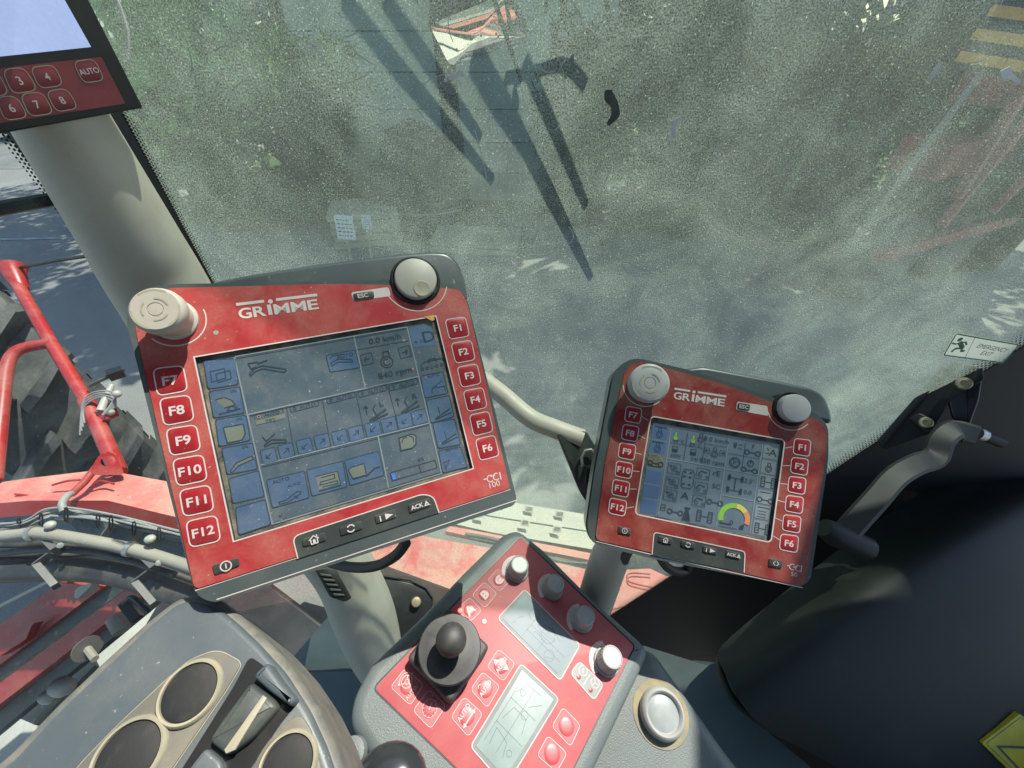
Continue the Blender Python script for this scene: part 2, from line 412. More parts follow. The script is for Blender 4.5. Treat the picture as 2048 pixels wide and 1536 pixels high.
def glassmat(name, tint, dust, scale, cover, speck, wipe=False):
    """dirty pane: tinted see-through, a faint reflection, and dust that scatters the sunlight"""
    m, t, p, o = newmat(name); t.nodes.remove(p); L = t.links.new
    tc = nd(t, 'ShaderNodeTexCoord'); ob = tc.outputs['Object']
    tr = nd(t, 'ShaderNodeBsdfTransparent'); tr.inputs[0].default_value = (*tint, 1)
    gl = nd(t, 'ShaderNodeBsdfGlossy'); gl.inputs['Roughness'].default_value = .02
    fr = nd(t, 'ShaderNodeFresnel'); fr.inputs[0].default_value = 1.45
    m1 = nd(t, 'ShaderNodeMixShader'); L(mth(t, 'MULTIPLY', fr.outputs[0], .9), m1.inputs[0]); L(tr.outputs[0], m1.inputs[1]); L(gl.outputs[0], m1.inputs[2])
    df = nd(t, 'ShaderNodeBsdfDiffuse'); df.inputs[0].default_value = (*dust, 1)
    tl = nd(t, 'ShaderNodeBsdfTranslucent'); tl.inputs[0].default_value = (*dust, 1)
    m2 = nd(t, 'ShaderNodeMixShader'); m2.inputs[0].default_value = .82; L(df.outputs[0], m2.inputs[1]); L(tl.outputs[0], m2.inputs[2])
    big = ramp(t, noise(t, 2.6, 6, .6, ob, .8), .3, .72, .35, 1.3)
    mid = ramp(t, noise(t, 14, 6, .7, ob, 1.0), .3, .7, .7, 1.25)
    mp = nd(t, 'ShaderNodeMapping'); mp.inputs['Scale'].default_value = (1, .28, 1); mp.inputs['Rotation'].default_value = (0, 0, R(-32)); L(ob, mp.inputs[0])
    st = ramp(t, noise(t, 20, 5, .6, mp.outputs[0]), .32, .68, .9, 1.1)
    fine = ramp(t, noise(t, scale, 2, .75, ob), .32, .70, .25, 1.7)
    dots = ramp(t, noise(t, scale*.62, 1, .5, ob), .67, .73, 0, speck)
    if wipe is not False:      # rain washed lower part, and dust shaded by the mirror painted as a thinner patch
        sp = nd(t, 'ShaderNodeSeparateXYZ'); L(ob, sp.inputs[0])
        nz = ramp(t, noise(t, 6, 4, .6, ob), .3, .7, -.12, .12)
        lowf = ramp(t, mth(t, 'ADD', sp.outputs[1], nz), -1.02, -.58, .08, 1.)
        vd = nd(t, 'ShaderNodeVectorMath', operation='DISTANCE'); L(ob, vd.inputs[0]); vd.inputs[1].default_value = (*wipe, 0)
        mirror_shade = ramp(t, mth(t, 'ADD', vd.outputs['Value'], mth(t, 'MULTIPLY', nz, .4)), .02, .07, .7, 1.)
        v2 = nd(t, 'ShaderNodeVectorMath', operation='DISTANCE'); L(ob, v2.inputs[0]); v2.inputs[1].default_value = (.02, .70, 0)
        arcs = noise(t, 1, 4, .7, None)     # wiper arcs: bands by distance from the wiper pivot
        cb = nd(t, 'ShaderNodeCombineXYZ'); L(mth(t, 'MULTIPLY', v2.outputs['Value'], 34.), cb.inputs[0]); L(mth(t, 'MULTIPLY', sp.outputs[0], 1.5), cb.inputs[1])
        L(cb.outputs[0], arcs.node.inputs['Vector'])
        arcf = ramp(t, arcs, .35, .65, .91, 1.09)
        cover = mth(t, 'MULTIPLY', mth(t, 'MULTIPLY', mth(t, 'MULTIPLY', lowf, arcf), mirror_shade), cover); dots = mth(t, 'MULTIPLY', dots, lowf)
    base = mth(t, 'MULTIPLY', mth(t, 'MULTIPLY', mth(t, 'MULTIPLY', big, mid), mth(t, 'MULTIPLY', st, fine)), cover)
    f = mth(t, 'MINIMUM', mth(t, 'ADD', base, dots), .92)
    m3 = nd(t, 'ShaderNodeMixShader'); L(f, m3.inputs[0]); L(m1.outputs[0], m3.inputs[1]); L(m2.outputs[0], m3.inputs[2])
    L(m3.outputs[0], o.inputs[0]); return m
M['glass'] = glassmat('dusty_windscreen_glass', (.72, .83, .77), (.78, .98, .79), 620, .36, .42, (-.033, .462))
M['sideglass'] = glassmat('side_window_glass', (.80, .90, .88), (.6, .66, .64), 300, .035, .12)
m_, t_, p_, o_ = newmat('mirror_silver'); p_.inputs['Metallic'].default_value = 1; p_.inputs['Roughness'].default_value = .03
p_.inputs['Base Color'].default_value = (.92, .92, .9, 1); M['mirror'] = m_
# ================================================================== setting
def struct(o): o['kind'] = 'structure'; return o
g = MB().add([(-150, -150, 0), (150, -150, 0), (150, 150, 0), (-150, 150, 0)], [(0, 1, 2, 3)])
struct(g.build('ground', M['asphalt']))
struct(MB().prism([(-2.08, -1.2), (-1.55, -1.2), (-1.55, .7), (-2.08, .62)], -.01, .5, .01, 2).build('ramp', M['concrete']))  # added raised block standing in for the sunlit pale ground
struct(MB().flat([(-30, 9.0), (-9.5, 10.2), (-8.4, 13), (-10, 15), (-30, 15)], .006).build('pavement', M['roadpale']))
for k, q in enumerate(([(-9, 6.05), (-4.2, 6.35), (-4.2, 6.42), (-9, 6.12)],)):
    struct(MB().flat(q, .008).build('road_marking', M['paintline']))
gr = MB().add([(-60, 15, .05), (60, 15, .05), (60, 60, .8), (-60, 60, .8)], [(0, 1, 2, 3)])
struct(gr.build('grass_bank', M['grass']))
# drain grate in the road
dg = thing('drain_grate', 'rusty slotted drain grate in the shaded road beside the red rail', 'drain', TM((-2.95, 2.75, .004)))
MB().box((0, 0, .005), (.55, .05, .014)).box((0, .42, .005), (.55, .05, .014)).box((-.27, .21, .005), (.05, .47, .014)).box((.27, .21, .005), (.05, .47, .014)).build('frame', M['zinc'], dg)
MB().flat([(-.25, 0), (.25, 0), (.25, .4), (-.25, .4)], .001).build('shaft', M['blackmat'], dg)
b0 = MB().box((0, 0, .006), (.022, .38, .012)); b0 = b0.build('bar', M['zinc'], dg)
for k in range(9):
    b = b0 if k == 0 else b0.copy()
    if k: scene.collection.objects.link(b); b.parent = dg
    b.location = (-.21 + k*.0525, .21, 0)
hull = thing('dark_stand_in_cover', 'added dark brown cover standing in for the dark tinted window corner, with a bright seam', 'cover', TM((-.95, .1, 0)))  # added dark box that keeps the tinted lower window corner dark
MB().prism([(-.5, -1.2), (.35, -1.2), (.35, .32), (-.38, .72), (-.5, .72)], .25, .85, .02, 3).build('cover_plate', surf('dark_brown_paint', (.022, .02, .018), .35, (.2, .15, .12), .25, 6, .45, .75, .2, .1, 300, .001), hull)
MB().bar((-.33, .52, .853), (.22, .22, .853), .010, .008).bar((-.30, .30, .853), (.30, .05, .853), .006, .006).build('seam_strip', M['whitebar'], hull)
# ------------------------------------------------ foliage
def leaves(n, fn, size, rng):
    V = []; F = []
    for _ in range(n):
        p = fn(); 
        if p is None: continue
        u = Vector((rng.gauss(0, 1), rng.gauss(0, 1), rng.gauss(0, .7))).normalized(); v = u.orthogonal().normalized()
        v.rotate(Matrix.Rotation(rng.uniform(0, 6.28), 3, u)); s = size*rng.uniform(.6, 1.4); w_ = u.cross(v)
        o = len(V); V += [p - v*s, p + w_*s*.45, p + v*s, p - w_*s*.45]; F.append((o, o+1, o+2, o+3))
    return V, F
def tree(x, y, h, cr, label, cat='tree', mat='leaf', n=5000, size=.10, trunk=.16, low=.35, seed=1, group=None, gap=.5, sq=.7):
    rng = random.Random(seed); t = thing('broadleaf_tree', label, cat, TM((x, y, 0)), group)
    tr_ = MB(); top_ = Vector((rng.uniform(-.4, .4), rng.uniform(-.4, .4), h*.7))
    tr_.tube(spline([(0, 0, -.1), (rng.uniform(-.1, .1), rng.uniform(-.1, .1), h*.3), top_]), [trunk*(1-.75*i/16) for i in range(17)], 9)
    clumps = []
    for k in range(15):
        a = rng.uniform(0, 6.28); e = rng.uniform(low, 1.0); rr = cr*rng.uniform(.25, .9)
        c = Vector((rr*math.cos(a), rr*math.sin(a), h*e)); clumps.append((c, cr*rng.uniform(.22, .45)))
        if k < 8: tr_.tube(spline([(0, 0, h*.28+h*.03*k), c*.5 + Vector((0, 0, h*.22)), c], 4), [trunk*.35*(1-.8*i/8) for i in range(9)], 6)
    tr_.build('trunk', M['bark'], t)
    def fn():
        c, r = rng.choice(clumps); d = Vector((rng.gauss(0, 1), rng.gauss(0, 1), rng.gauss(0, 1))).normalized()
        return c + d*r*(rng.random()**gap) * 1.0
    V, F = leaves(n, fn, size, rng)
    MB().add(V, F).build('crown', M[mat], t, smooth=False); return t
def bush(x, y, w_, d_, h, label, mat='leafd', n=3500, size=.06, seed=1, group=None):
    rng = random.Random(seed); t = thing('bush', label, 'bush', TM((x, y, 0)), group)
    clumps = [(Vector((rng.uniform(-w_, w_)*.45, rng.uniform(-d_, d_)*.45, rng.uniform(.1, .85)*h)), rng.uniform(.25, .5)) for _ in range(16)]
    st_ = MB()
    for c, r in clumps[:9]: st_.tube(spline([(c.x*.2, c.y*.2, 0), c*.6, c], 4), .02, 5)
    st_.build('stems', M['bark'], t)
    def fn():
        c, r = rng.choice(clumps); q = Vector((rng.gauss(0, 1), rng.gauss(0, 1), rng.gauss(0, 1))).normalized()*r*rng.random()**.4
        p = c + Vector((q.x*w_*.6, q.y*d_*.6, q.z*h*.5)); return p if p.z > .02 else None
    V, F = leaves(n, fn, size, rng); MB().add(V, F).build('foliage', M[mat], t, smooth=False); return t
tree(-3.6, 8.6, 7.5, 2.6, 'bright green broadleaf tree with low branches behind the windscreen, top left', mat='leaf2', n=9000, size=.11, low=.16, seed=3)
tree(-6.8, 9.0, 9, 3.2, 'tall tree casting dappled shade over the road on the far left', n=7000, size=.13, low=.5, seed=5)
tree(-.9, 7.2, 8.5, 3.2, 'tree with a dark trunk in front of the cladded wall', n=11000, size=.17, low=.42, seed=8, trunk=.2)
tree(2.4, 7.2, 8.5, 3.4, 'broad dark tree above the hedge right of the wall', n=12000, size=.18, low=.3, seed=11, mat='leafd', trunk=.2)
tree(5.8, 7.2, 8, 3.0, 'dark tree at the far right beyond the stand-in red trailer', n=9000, size=.17, low=.25, seed=14, mat='leafd', trunk=.18)
for k, (x, y, wd, hh, s_, lab) in enumerate([(1.0, 6.9, 1.1, 2.5, 21, 'dark hedge bush at the right end of the cladded wall'), (2.3, 6.5, 1.2, 3.0, 22, 'tall dark hedge bush under the wiper tip'), (3.6, 6.3, 1.2, 2.7, 23, 'wide dark hedge bush right of the centre of the windscreen'),
        (4.9, 6.1, 1.3, 3.2, 24, 'dark hedge bush beside the stand-in red trailer'), (-4.9, 7.4, 1.3, 2.4, 25, 'bright leafy bush beside the cream pillar')]):
    bush(x, y, wd, .9, hh, lab, 'leafd' if k < 4 else 'leaf2', 5200, .065, s_)
for k, (x, y, wd, hh, s_, lab) in enumerate([(-3.3, 6.9, 1.4, 2.1, 35, 'mid green bush behind the stand-in beige boards'), (-4.4, 6.6, 1.4, 1.9, 36, 'low green bush at the left edge of the windscreen'), (-6.0, 7.0, 1.5, 2.0, 37, 'low green bush left of the bright leafy bush'), (4.25, 5.9, 1.0, 2.7, 38, 'narrow dark hedge bush filling the gap left of the stand-in red trailer'), (6.1, 5.3, 1.4, 2.3, 39, 'low dark hedge bush behind the right end of the stand-in trailer'), (6.6, 6.6, 1.4, 3.0, 26, 'dark hedge bush at the far right end of the hedge'), (-2.9, 8.6, 1.2, 2.6, 27, 'dark bush just left of the cladded wall'), (-6.6, 9.6, 1.5, 2.4, 28, 'dark bush at the far left behind the tree trunk'),
        (1.7, 8.6, 1.6, 3.6, 29, 'tall dark bush in the second row behind the hedge, left one'), (4.2, 8.3, 1.7, 3.8, 30, 'tall dark bush in the second row behind the hedge, right one')]):
    bush(x, y, wd, .9, hh, lab, 'leafd', 5200, .085, s_)
rgt = random.Random(77)
V, F = leaves(16000, lambda: Vector((rgt.uniform(-34, 34), 19+rgt.uniform(-2, 3), 7.5*rgt.random()**1.3)), .34, rgt)
MB().add(V, F).build('treeline', M['leafd'], None, smooth=False, kind='stuff')
tree(6.6, 5.2, 9, 3.2, 'tall dark tree overhanging the road at the far right', n=10000, size=.19, low=.45, seed=17, mat='leafd')
struct(MB().flat([(-6.2, 8.9), (40, 8.9), (40, 15.2), (-6.2, 15.2)], .012).build('grass_verge', M['grass']))
bush(-13.0, 13.5, 3.2, 1.0, 1.5, 'bright green verge bush far away in the side window', 'leaf2', 4200, .09, 31)
# ------------------------------------------------ cladded wall
wl = thing('cladded_wall', 'grey green wall of wide horizontal panels behind the windscreen', 'building', TM((-.9, 7.9, 0)))
MB().box((0, .22, 1.9), (5.0, .3, 3.8)).build('wall_core', M['bezel'], wl)
pm = MB().box((0, 0, 0), (2.42, .05, .47)).build('wall_panel', M['panel'], wl)
k = 0
for i in range(8):
    for jx in (-1.23, 1.23):
        o = pm if k == 0 else pm.copy()
        if k: scene.collection.objects.link(o); o.parent = wl
        o.location = (jx, .04 + .004*(k % 3), .25 + i*.485); k += 1
MB().box((0, .0, 3.9), (5.2, .5, .1)).build('eaves', M['zinc'], wl)
# made-up boards, heap and notices standing in for cab reflections in the glass
pb = thing('reflection_board_stack', 'made-up stack of beige boards standing in for beige reflections on the windscreen', 'boards', TM((-2.25, 6.2, 0)) @ Matrix.Rotation(R(12), 4, 'Z'))
for k in range(5): MB().box((.02*(k % 2), .015*(k % 3), .05+k*.1), (1.0, .7, .085)).build('board', M['board'], pb)
pb2 = thing('reflection_board_stack', 'made-up low stack of beige boards standing in for beige reflections, right of the heap', 'boards', TM((-.55, 5.9, 0)) @ Matrix.Rotation(R(-8), 4, 'Z'))
for k in range(2): MB().box((.02*k, 0, .05+k*.1), (1.3, .6, .085)).build('board', M['board'], pb2)
hp = thing('reflection_heap', 'made-up rounded dark heap standing in for a dark reflection on the windscreen', 'heap', TM((-1.45, 6.6, 0)))
rg = random.Random(4); V = []; F = []
n_, m_2 = 22, 10
for i in range(m_2+1):
    for kk in range(n_):
        a = 2*math.pi*kk/n_; t = i/m_2; r = (1-t**2.2)**.5*(1+.12*math.sin(3*a+i))*(.8+rg.uniform(-.03, .03))
        V.append((r*math.cos(a), r*.6*math.sin(a), 1.55*t+rg.uniform(-.02, .02)))
for i in range(m_2):
    for kk in range(n_): j2 = (kk+1) % n_; F.append((i*n_+kk, i*n_+j2, (i+1)*n_+j2, (i+1)*n_+kk))
MB().add(V, F).build('tarpaulin', M['tarp'], hp)
MB().tube([(.8*math.cos(a*.3), .5*math.sin(a*.3), .4) for a in range(22)], .015, 6).build('rope', M['cable'], hp)
def notice(px, py, d, wd, ht, label):  # made-up sheet standing in for a cab label reflected in the glass
    t = thing('reflection_paper_notice', label, 'notice', Frame(at(px, py, d), (.05, -1, .1), (1, 0, -.08)).M)
    MB().box((0, 0, 0), (wd, ht, .004)).build('sheet', M['paper'], t)
    mb = MB(); rn = random.Random(int(px))
    for k in range(5):
        x = -wd*.4
        while x < wd*.3:
            l = rn.uniform(.08, .2)*wd; mb.stroke([(x, ht*(.3-.16*k)), (x+l, ht*(.3-.16*k)+rn.uniform(-.01, .01)*ht)], ht*.045, .003); x += l+wd*.06
    mb.build('faded_print', M['ink'], t, kind='stuff')
    MB().box((0, -ht*1.1, -.012), (.03, ht*3.4, .014)).build('stake', M['board'], t)
notice(690, 455, 4.4, .20, .26, 'larger made-up paper notice standing in for a reflected cab label with printed lines')
notice(733, 444, 4.6, .11, .16, 'smaller made-up paper notice standing in for a reflected cab label, left of the heap')
# ------------------------------------------------ made-up red trailer standing in for red reflections in the glass
tl = thing('red_reflection_stand_in', 'made-up red trailer standing in for red reflections on the right of the windscreen', 'trailer', TM((4.6, 4.4, 0)) @ Matrix.Rotation(R(24), 4, 'Z'))
MB().box((.9, .5, 1.45), (1.6, .5, .35)).build('side_wall', M['trailer'], tl)
MB().box((1.3, .5, 2.3), (1.3, .6, .8)).build('hopper', M['trailer'], tl)
for k, (x0, z0, x1, z1) in enumerate(((-1.0, 3.2, -.55, 2.2), (-.55, 2.2, -.35, 1.3), (.1, 3.2, -.25, 1.0), (.7, 1.0, 1.4, 2.8), (1.4, 1.0, .8, 2.7))):
    MB().bar((x0, -.2, z0), (x1, -.2, z1), .07, .07, (0, 1, 0)).build('stanchion', M['trailer'], tl)
MB().bar((-.9, -.1, .75), (1.8, -.1, .75), .1, .12).build('chassis_beam', M['trailer'], tl)
for x in (-.2, 1.2):
    MB().lathe([(.2, -.14), (.45, -.14), (.5, -.08), (.5, .08), (.45, .14), (.2, .14)], 28, (0, 0), TM((x, .1, .5)) @ Matrix.Rotation(R(90), 4, 'X')).build('wheel', M['tyre'], tl)
sb = thing('striped_board', 'amber and dark striped warning board at the top right corner', 'sign', Frame(at(2015, 78, 2.9), (-.55, -.8, .1), (.8, -.5, -.12)).M)
MB().box((0, 0, 0), (.42, .40, .02)).build('board', M['tarp'], sb)
for k in range(3): MB().box((0, .13-.13*k, .012), (.42, .062, .006)).build('stripe', M['orange'], sb)
MB().box((0, -.8, -.03), (.05, 1.5, .04)).build('post', M['zinc'], sb)
# ================================================================== cab
GN = Vector((0, -1, .04)).normalized()
GL = Frame((0, .5, 2.1), GN, (1, 0, 0))          # windscreen plane, y up the glass
gl_ = thing('windscreen', 'large windscreen pane covered in sunlit dust', 'window', GL.M)
L0 = (-.428, -1.); L1 = (-.428, 0.)
P1 = GL.loc(1240, 1220); P2 = GL.loc(2048, 690)
ex = lambda a, b, y: (a[0]+(b[0]-a[0])*(y-a[1])/(b[1]-a[1]), y)
top_y = 1.15; bot_y = P1[1]-.5
gpoly = [ex(L1, L0, bot_y), ex(P1, P2, bot_y), ex(P1, P2, top_y), ex(L1, L0, top_y)]
gpoly[0] = (gpoly[0][0]-.05, bot_y); gpoly[3] = (gpoly[3][0]-.05, top_y)
# the pane is built in world axes so the dust pattern is in metres
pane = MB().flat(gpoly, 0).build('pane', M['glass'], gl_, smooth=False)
# black printed border on the right with its fading dots
e0 = ex(P1, P2, bot_y); e1 = ex(P1, P2, top_y)
MB().prism([e0, (e0[0]+.9, bot_y), (e1[0]+.30, top_y), e1], -.004, .0016).build('black_border', M['blackmat'], gl_)
bot = [(gpoly[0][0], bot_y-.6), (e0[0]+.9, bot_y-.6), (e0[0]+.9, bot_y-.002), (gpoly[0][0], bot_y-.002)]
MB().prism(bot, -.006, .0015).build('lower_border', M['blackmat'], gl_)
mb = MB(); ed = Vector(e1)-Vector(e0); Ln = ed.length; ed.normalize(); en = Vector((-ed.y, ed.x)); pit = .0062
for k in range(int(Ln/pit)):
    for j3 in range(7):
        p = Vector(e0)+ed*(k+.5*(j3 % 2))*pit+en*(j3*pit*.82+.0015)
        mb.flat(circ(p, .0029*(1-j3*.115), 6), .0008)
mb.build('border_dots', M['blackmat'], gl_, smooth=False, kind='stuff')
f0 = Vector(ex(L1, L0, bot_y)); f1 = Vector(ex(L1, L0, top_y)); fd = (f1-f0).normalized(); fn_ = Vector((fd.y, -fd.x))
mb = MB(); pit = .0034; off = .0
for k in range(int((f1-f0).length/pit)):
    for j3 in range(4):
        if j3 > 2: continue
        p = f0+fd*(k+.5*(j3 % 2))*pit+fn_*(off+.004+j3*pit*.85)
        mb.flat(circ(p, .0014*(1-j3*.2), 6), .0008)
mb.build('border_dots', M['blackmat'], gl_, smooth=False, kind='stuff')
MB().prism([tuple(f0-fn_*.016), tuple(f0+fn_*(off+.003)), tuple(f1+fn_*(off+.003)), tuple(f1-fn_*.016)], -.003, .002).build('rubber_seal', M['black'], gl_)
# fibres, splashes and dried drops stuck to the glass
mb = MB(); rn = random.Random(9)
for k in range(420):
    px, py = rn.uniform(300, 2048), rn.uniform(0, 700)
    if k > 170: px = rn.uniform(1200, 2048); py = rn.uniform(0, 720)
    c = Vector(GL.loc(px, py)); a = rn.uniform(0, 6.28); L = rn.choice((.003, .005, .008, .016, .03) if k > 60 else (.02, .05)); cv = rn.uniform(-1.2, 1.2)
    pts = [c]; st_ = L/5
    for q in range(5): a += cv*.3*rn.uniform(.2, 1.3); pts.append(pts[-1]+Vector((math.cos(a), math.sin(a)))*st_)
    mb.stroke(pts, rn.uniform(.0004, .0009), .0012)
for k in range(700):
    c = GL.loc(rn.uniform(260, 2048), rn.uniform(0, 800)); mb.flat(circ(c, rn.uniform(.0005, .0012), 5), .0012)
mb.build('dust_fibres', surf('pale_dust', (.62, .66, .58), .9), gl_, smooth=False, kind='stuff')
def splat(pts, name, mat):
    MB().prism(rnd(GL.locs(pts), .003), .001, .0022).build(name, mat, gl_)
splat([(1208, 180), (1222, 178), (1236, 205), (1240, 228), (1232, 240), (1216, 252), (1212, 245), (1222, 232), (1222, 215), (1208, 200)], 'dark_smear', surf('dried_mud', (.075, .085, .07), .9, (.2, .22, .18), .5, 60))
wm = surf('white_splash', (.75, .78, .76), .8)
for k in range(26):
    a = rn.uniform(0, 6.28); r = rn.gauss(0, 1)
    x, y = 913+14*r*math.cos(a), 152+8*r*math.sin(a); q = rn.uniform(2, 6)
    mb2 = [(x+q*math.cos(b)*rn.uniform(.5, 1.2), y+q*math.sin(b)*rn.uniform(.4, 1)) for b in (0, 1, 2, 3, 4, 5)]
    if k == 0: WS = MB()
    WS.flat(GL.locs(mb2), .0012+.00001*k)
WS.build('white_splash', wm, gl_, smooth=False, kind='stuff')
for pts in ([(1998, 142), (2018, 132), (2022, 146), (2040, 162), (2034, 168), (2014, 156), (2004, 160)], [(1850, 160), (1878, 120), (1880, 130), (1860, 162)], [(1343, 240), (1360, 232), (1346, 272), (1339, 292)]): MB().prism(GL.locs(pts), .001, .0018).build('white_splash', wm, gl_, smooth=False)
# left front pillar
pil = thing('front_pillar', 'cream round front pillar, half sunlit, left of the windscreen', 'pillar')
pp_ = [(-139, -200, 80, .255), (16, 60, 80, .32), (141, 270, 80, .368), (267, 480, 80, .436), (332, 590, 80, .484), (493, 860, 70, .62), (640, 1070, 60, .72), (694, 1150, 57, .76), (728, 1230, 58, .80), (752, 1300, 50, .84), (768, 1350, 38, .86)]
path = spline([at(x, y, d) for x, y, h_, d in pp_], 6)
rad_ = spline([(h_*d/790, 0, 0) for x, y, h_, d in pp_], 6)
MB().tube(path, [v.x for v in rad_], 28).build('pillar_cover', M['cream'], pil)
VF = Frame(at(668, 1178, .655), (ray(668, 1178)*-1), (1, 0, 0))
vt = MB().prism(rnd(VF.locs([(630, 1140), (668, 1132), (704, 1196), (690, 1204), (660, 1194)]), .004), -.05, .004, .001, 2).build('air_vent', M['black'], pil); vt.matrix_world = VF.M
for k in range(5):
    MB().prism(VF.locs([(640+k*6.5, 1147+k*10), (662+k*6.5, 1150+k*9.5), (664+k*6.5, 1154+k*9.5), (642+k*6.5, 1152+k*10)]), .003, .0072, .0006, 2).build('slat', M['dark'], vt)
stp = spline([at(x-h_*.93, y, d+.012) for x, y, h_, d in pp_[:6]], 6)
MB().tube(stp, [13*d/790 for d in np.interp(range(len(stp)), range(0, 6*6, 6), [p[3] for p in pp_[:6]])], 10).build('pillar_trim', surf('pale_brown_trim', (.40, .36, .30), .55, TAN, .3, 20), pil)
sx = -.505
# side window left of the pillar
sw = thing('side_window', 'left side window with a black seal and dotted edge, showing the red wheel frame', 'window', Frame((sx, 0, 2), (1, 0, 0), (0, 1, 0)).M)
MB().flat([(-.6, -.95), (.47, -.95), (.47, .9), (-.6, .9)], 0).build('pane', M['sideglass'], sw, smooth=False)
mb = MB(); pit = .0042
for k in range(430):
    for j3 in range(3): mb.flat(circ((.458-j3*pit*.85, -.9+(k+.5*(j3 % 2))*pit), .0018*(1-j3*.18), 6), .001)
mb.build('border_dots', M['blackmat'], sw, smooth=False, kind='stuff')
MB().prism([(.445+.018, -.95), (.50, -.95), (.50, .9), (.445+.018, .9)], -.004, .003).build('rubber_seal', M['black'], sw)
brp = Frame((sx-.012, 0, 2), (1, 0, 0), (0, 1, 0))
a_, b_ = brp.loc(-60, 428), brp.loc(140, 393)
bb = MB().tube([brp.w(*a_), brp.w(*b_)], .007, 8).build('window_bar', M['black']); tag(bb, 'thin black bar across the left side window', 'bar')
# lower front trim with two bolts, beside the pillar foot
cp_ = thing('corner_trim', 'black curved corner trim with two dull bolts right of the pillar foot', 'trim', Frame(at(810, 1195, .93), ray(810, 1195)*-1, (1, 0, 0)).M)
CF = Frame(at(810, 1195, .93), ray(810, 1195)*-1, (1, 0, 0))
MB().prism(rnd(CF.locs([(724, 1128), (760, 1150), (850, 1172), (868, 1196), (850, 1280), (780, 1330), (740, 1260)]), .01), -.03, 0, .004, 3).build('plate', M['black'], cp_)
MB().tube([Vector((*CF.loc(*p), .003)) for p in [(730, 1132), (765, 1152), (820, 1160), (852, 1176), (866, 1196)]], .0028, 8).build('edge_bead', M['rubber'], cp_)
for px, py in ((772, 1198), (832, 1204)):
    c = CF.loc(px, py); MB().lathe([(.012, 0), (.012, .012), (.010, .018), (0, .020)], 14, c).build('bolt', M['brass'], cp_)
# dark floor and sill plastic
fl = MB(); V = [at(px, py, d) for px, py, d in [(480, 1420, .88), (560, 1345, .95), (662, 1226, 1.02), (735, 1290, 1.0), (1000, 1330, .95), (1290, 1292, .86), (1410, 1330, .80), (1440, 1326, .79), (1520, 1450, .72), (1700, 1600, .68), (1000, 1800, .75), (500, 1700, .75)]]
N = len(V); low = [v + Vector((0, .03, -.12)) for v in V]
fl.add(V + low, [tuple(range(N))] + [(i, (i+1) % N, N+(i+1) % N, N+i) for i in range(N)])
struct(fl.build('cab_floor', M['deck']))
mt = MB(); MF = Frame(at(690, 1420, .57), (0, -.1, 1), (1, 0, 0))
tag(MB().prism(rnd(MF.locs([(626, 1420), (735, 1350), (800, 1390), (790, 1600), (660, 1600)]), .02), -.04, 0, .012, 4).build('seat_cover', M['mat']), 'grey woven seat cover between armrest and console', 'cover')
# dark side wall on the right
rows = [[(1442, 1322, .74), (1520, 1252, .76), (1600, 1180, .79), (1720, 1085, .84), (1860, 985, .90), (2060, 860, 1.0)],
        [(1452, 1345, .70), (1540, 1290, .71), (1640, 1215, .74), (1770, 1120, .78), (1900, 1035, .83), (2080, 930, .92)],
        [(1462, 1368, .668), (1560, 1306, .67), (1672, 1226, .69), (1802, 1138, .72), (1936, 1060, .765), (2105, 972, .85)],
        [(1470, 1392, .66), (1580, 1325, .66), (1700, 1235, .68), (1830, 1150, .71), (1960, 1080, .75), (2120, 1000, .83)],
        [(1492, 1420, .655), (1620, 1370, .655), (1760, 1310, .665), (1900, 1240, .69), (2040, 1180, .72), (2180, 1120, .8)],
        [(1545, 1452, .66), (1680, 1440, .655), (1830, 1410, .66), (1980, 1370, .68), (2100, 1330, .71), (2240, 1290, .78)],
        [(1650, 1500, .665), (1760, 1510, .66), (1900, 1510, .665), (2040, 1500, .68), (2160, 1490, .71), (2300, 1480, .78)],
        [(1760, 1580, .67), (1850, 1600, .665), (1980, 1620, .67), (2120, 1630, .69), (2240, 1640, .72), (2360, 1660, .78)]]
V = [at(*p) for r_ in rows for p in r_]; F = []
for i in range(len(rows)-1):
    for k in range(5): F.append((i*6+k, (i+1)*6+k, (i+1)*6+k+1, i*6+k+1))
wlp = MB().add(V, F).build('side_panel', M['wall'])
m_ = wlp.modifiers.new('s', 'SUBSURF'); m_.levels = 3; m_.render_levels = 3
m_ = wlp.modifiers.new('t', 'SOLIDIFY'); m_.thickness = .02; m_.offset = 1
eb_ = MB().tube(spline([at(1440, 1318, .735), at(1444, 1350, .70), at(1470, 1402, .66), at(1540, 1456, .652), at(1650, 1505, .655), at(1770, 1580, .66)], 6), .006, 10).build('edge_bead', M['wall'], wlp)
tag(wlp, 'dark moulded plastic side panel with a soft ridge, lower right', 'panel')
MB_ = MB().bar((.98, .62, 1.1), (.98, -1.4, 1.1), .05, 1.3); struct(MB_.build('cab_side_wall', M['wall']))
struct(MB().prism([(-1.15, -1.8), (1.35, -1.8), (1.45, .77), (.72, .77), (.60, .27), (-1.15, .27)], 3.26, 3.38).build('cab_roof_shade', M['wall']))  # unseen roof, right corner drawn forward to keep sun off the side panel
struct(MB().box((0, -1.45, 2.1), (2.2, .06, 2.4)).build('cab_rear_wall', M['wall']))
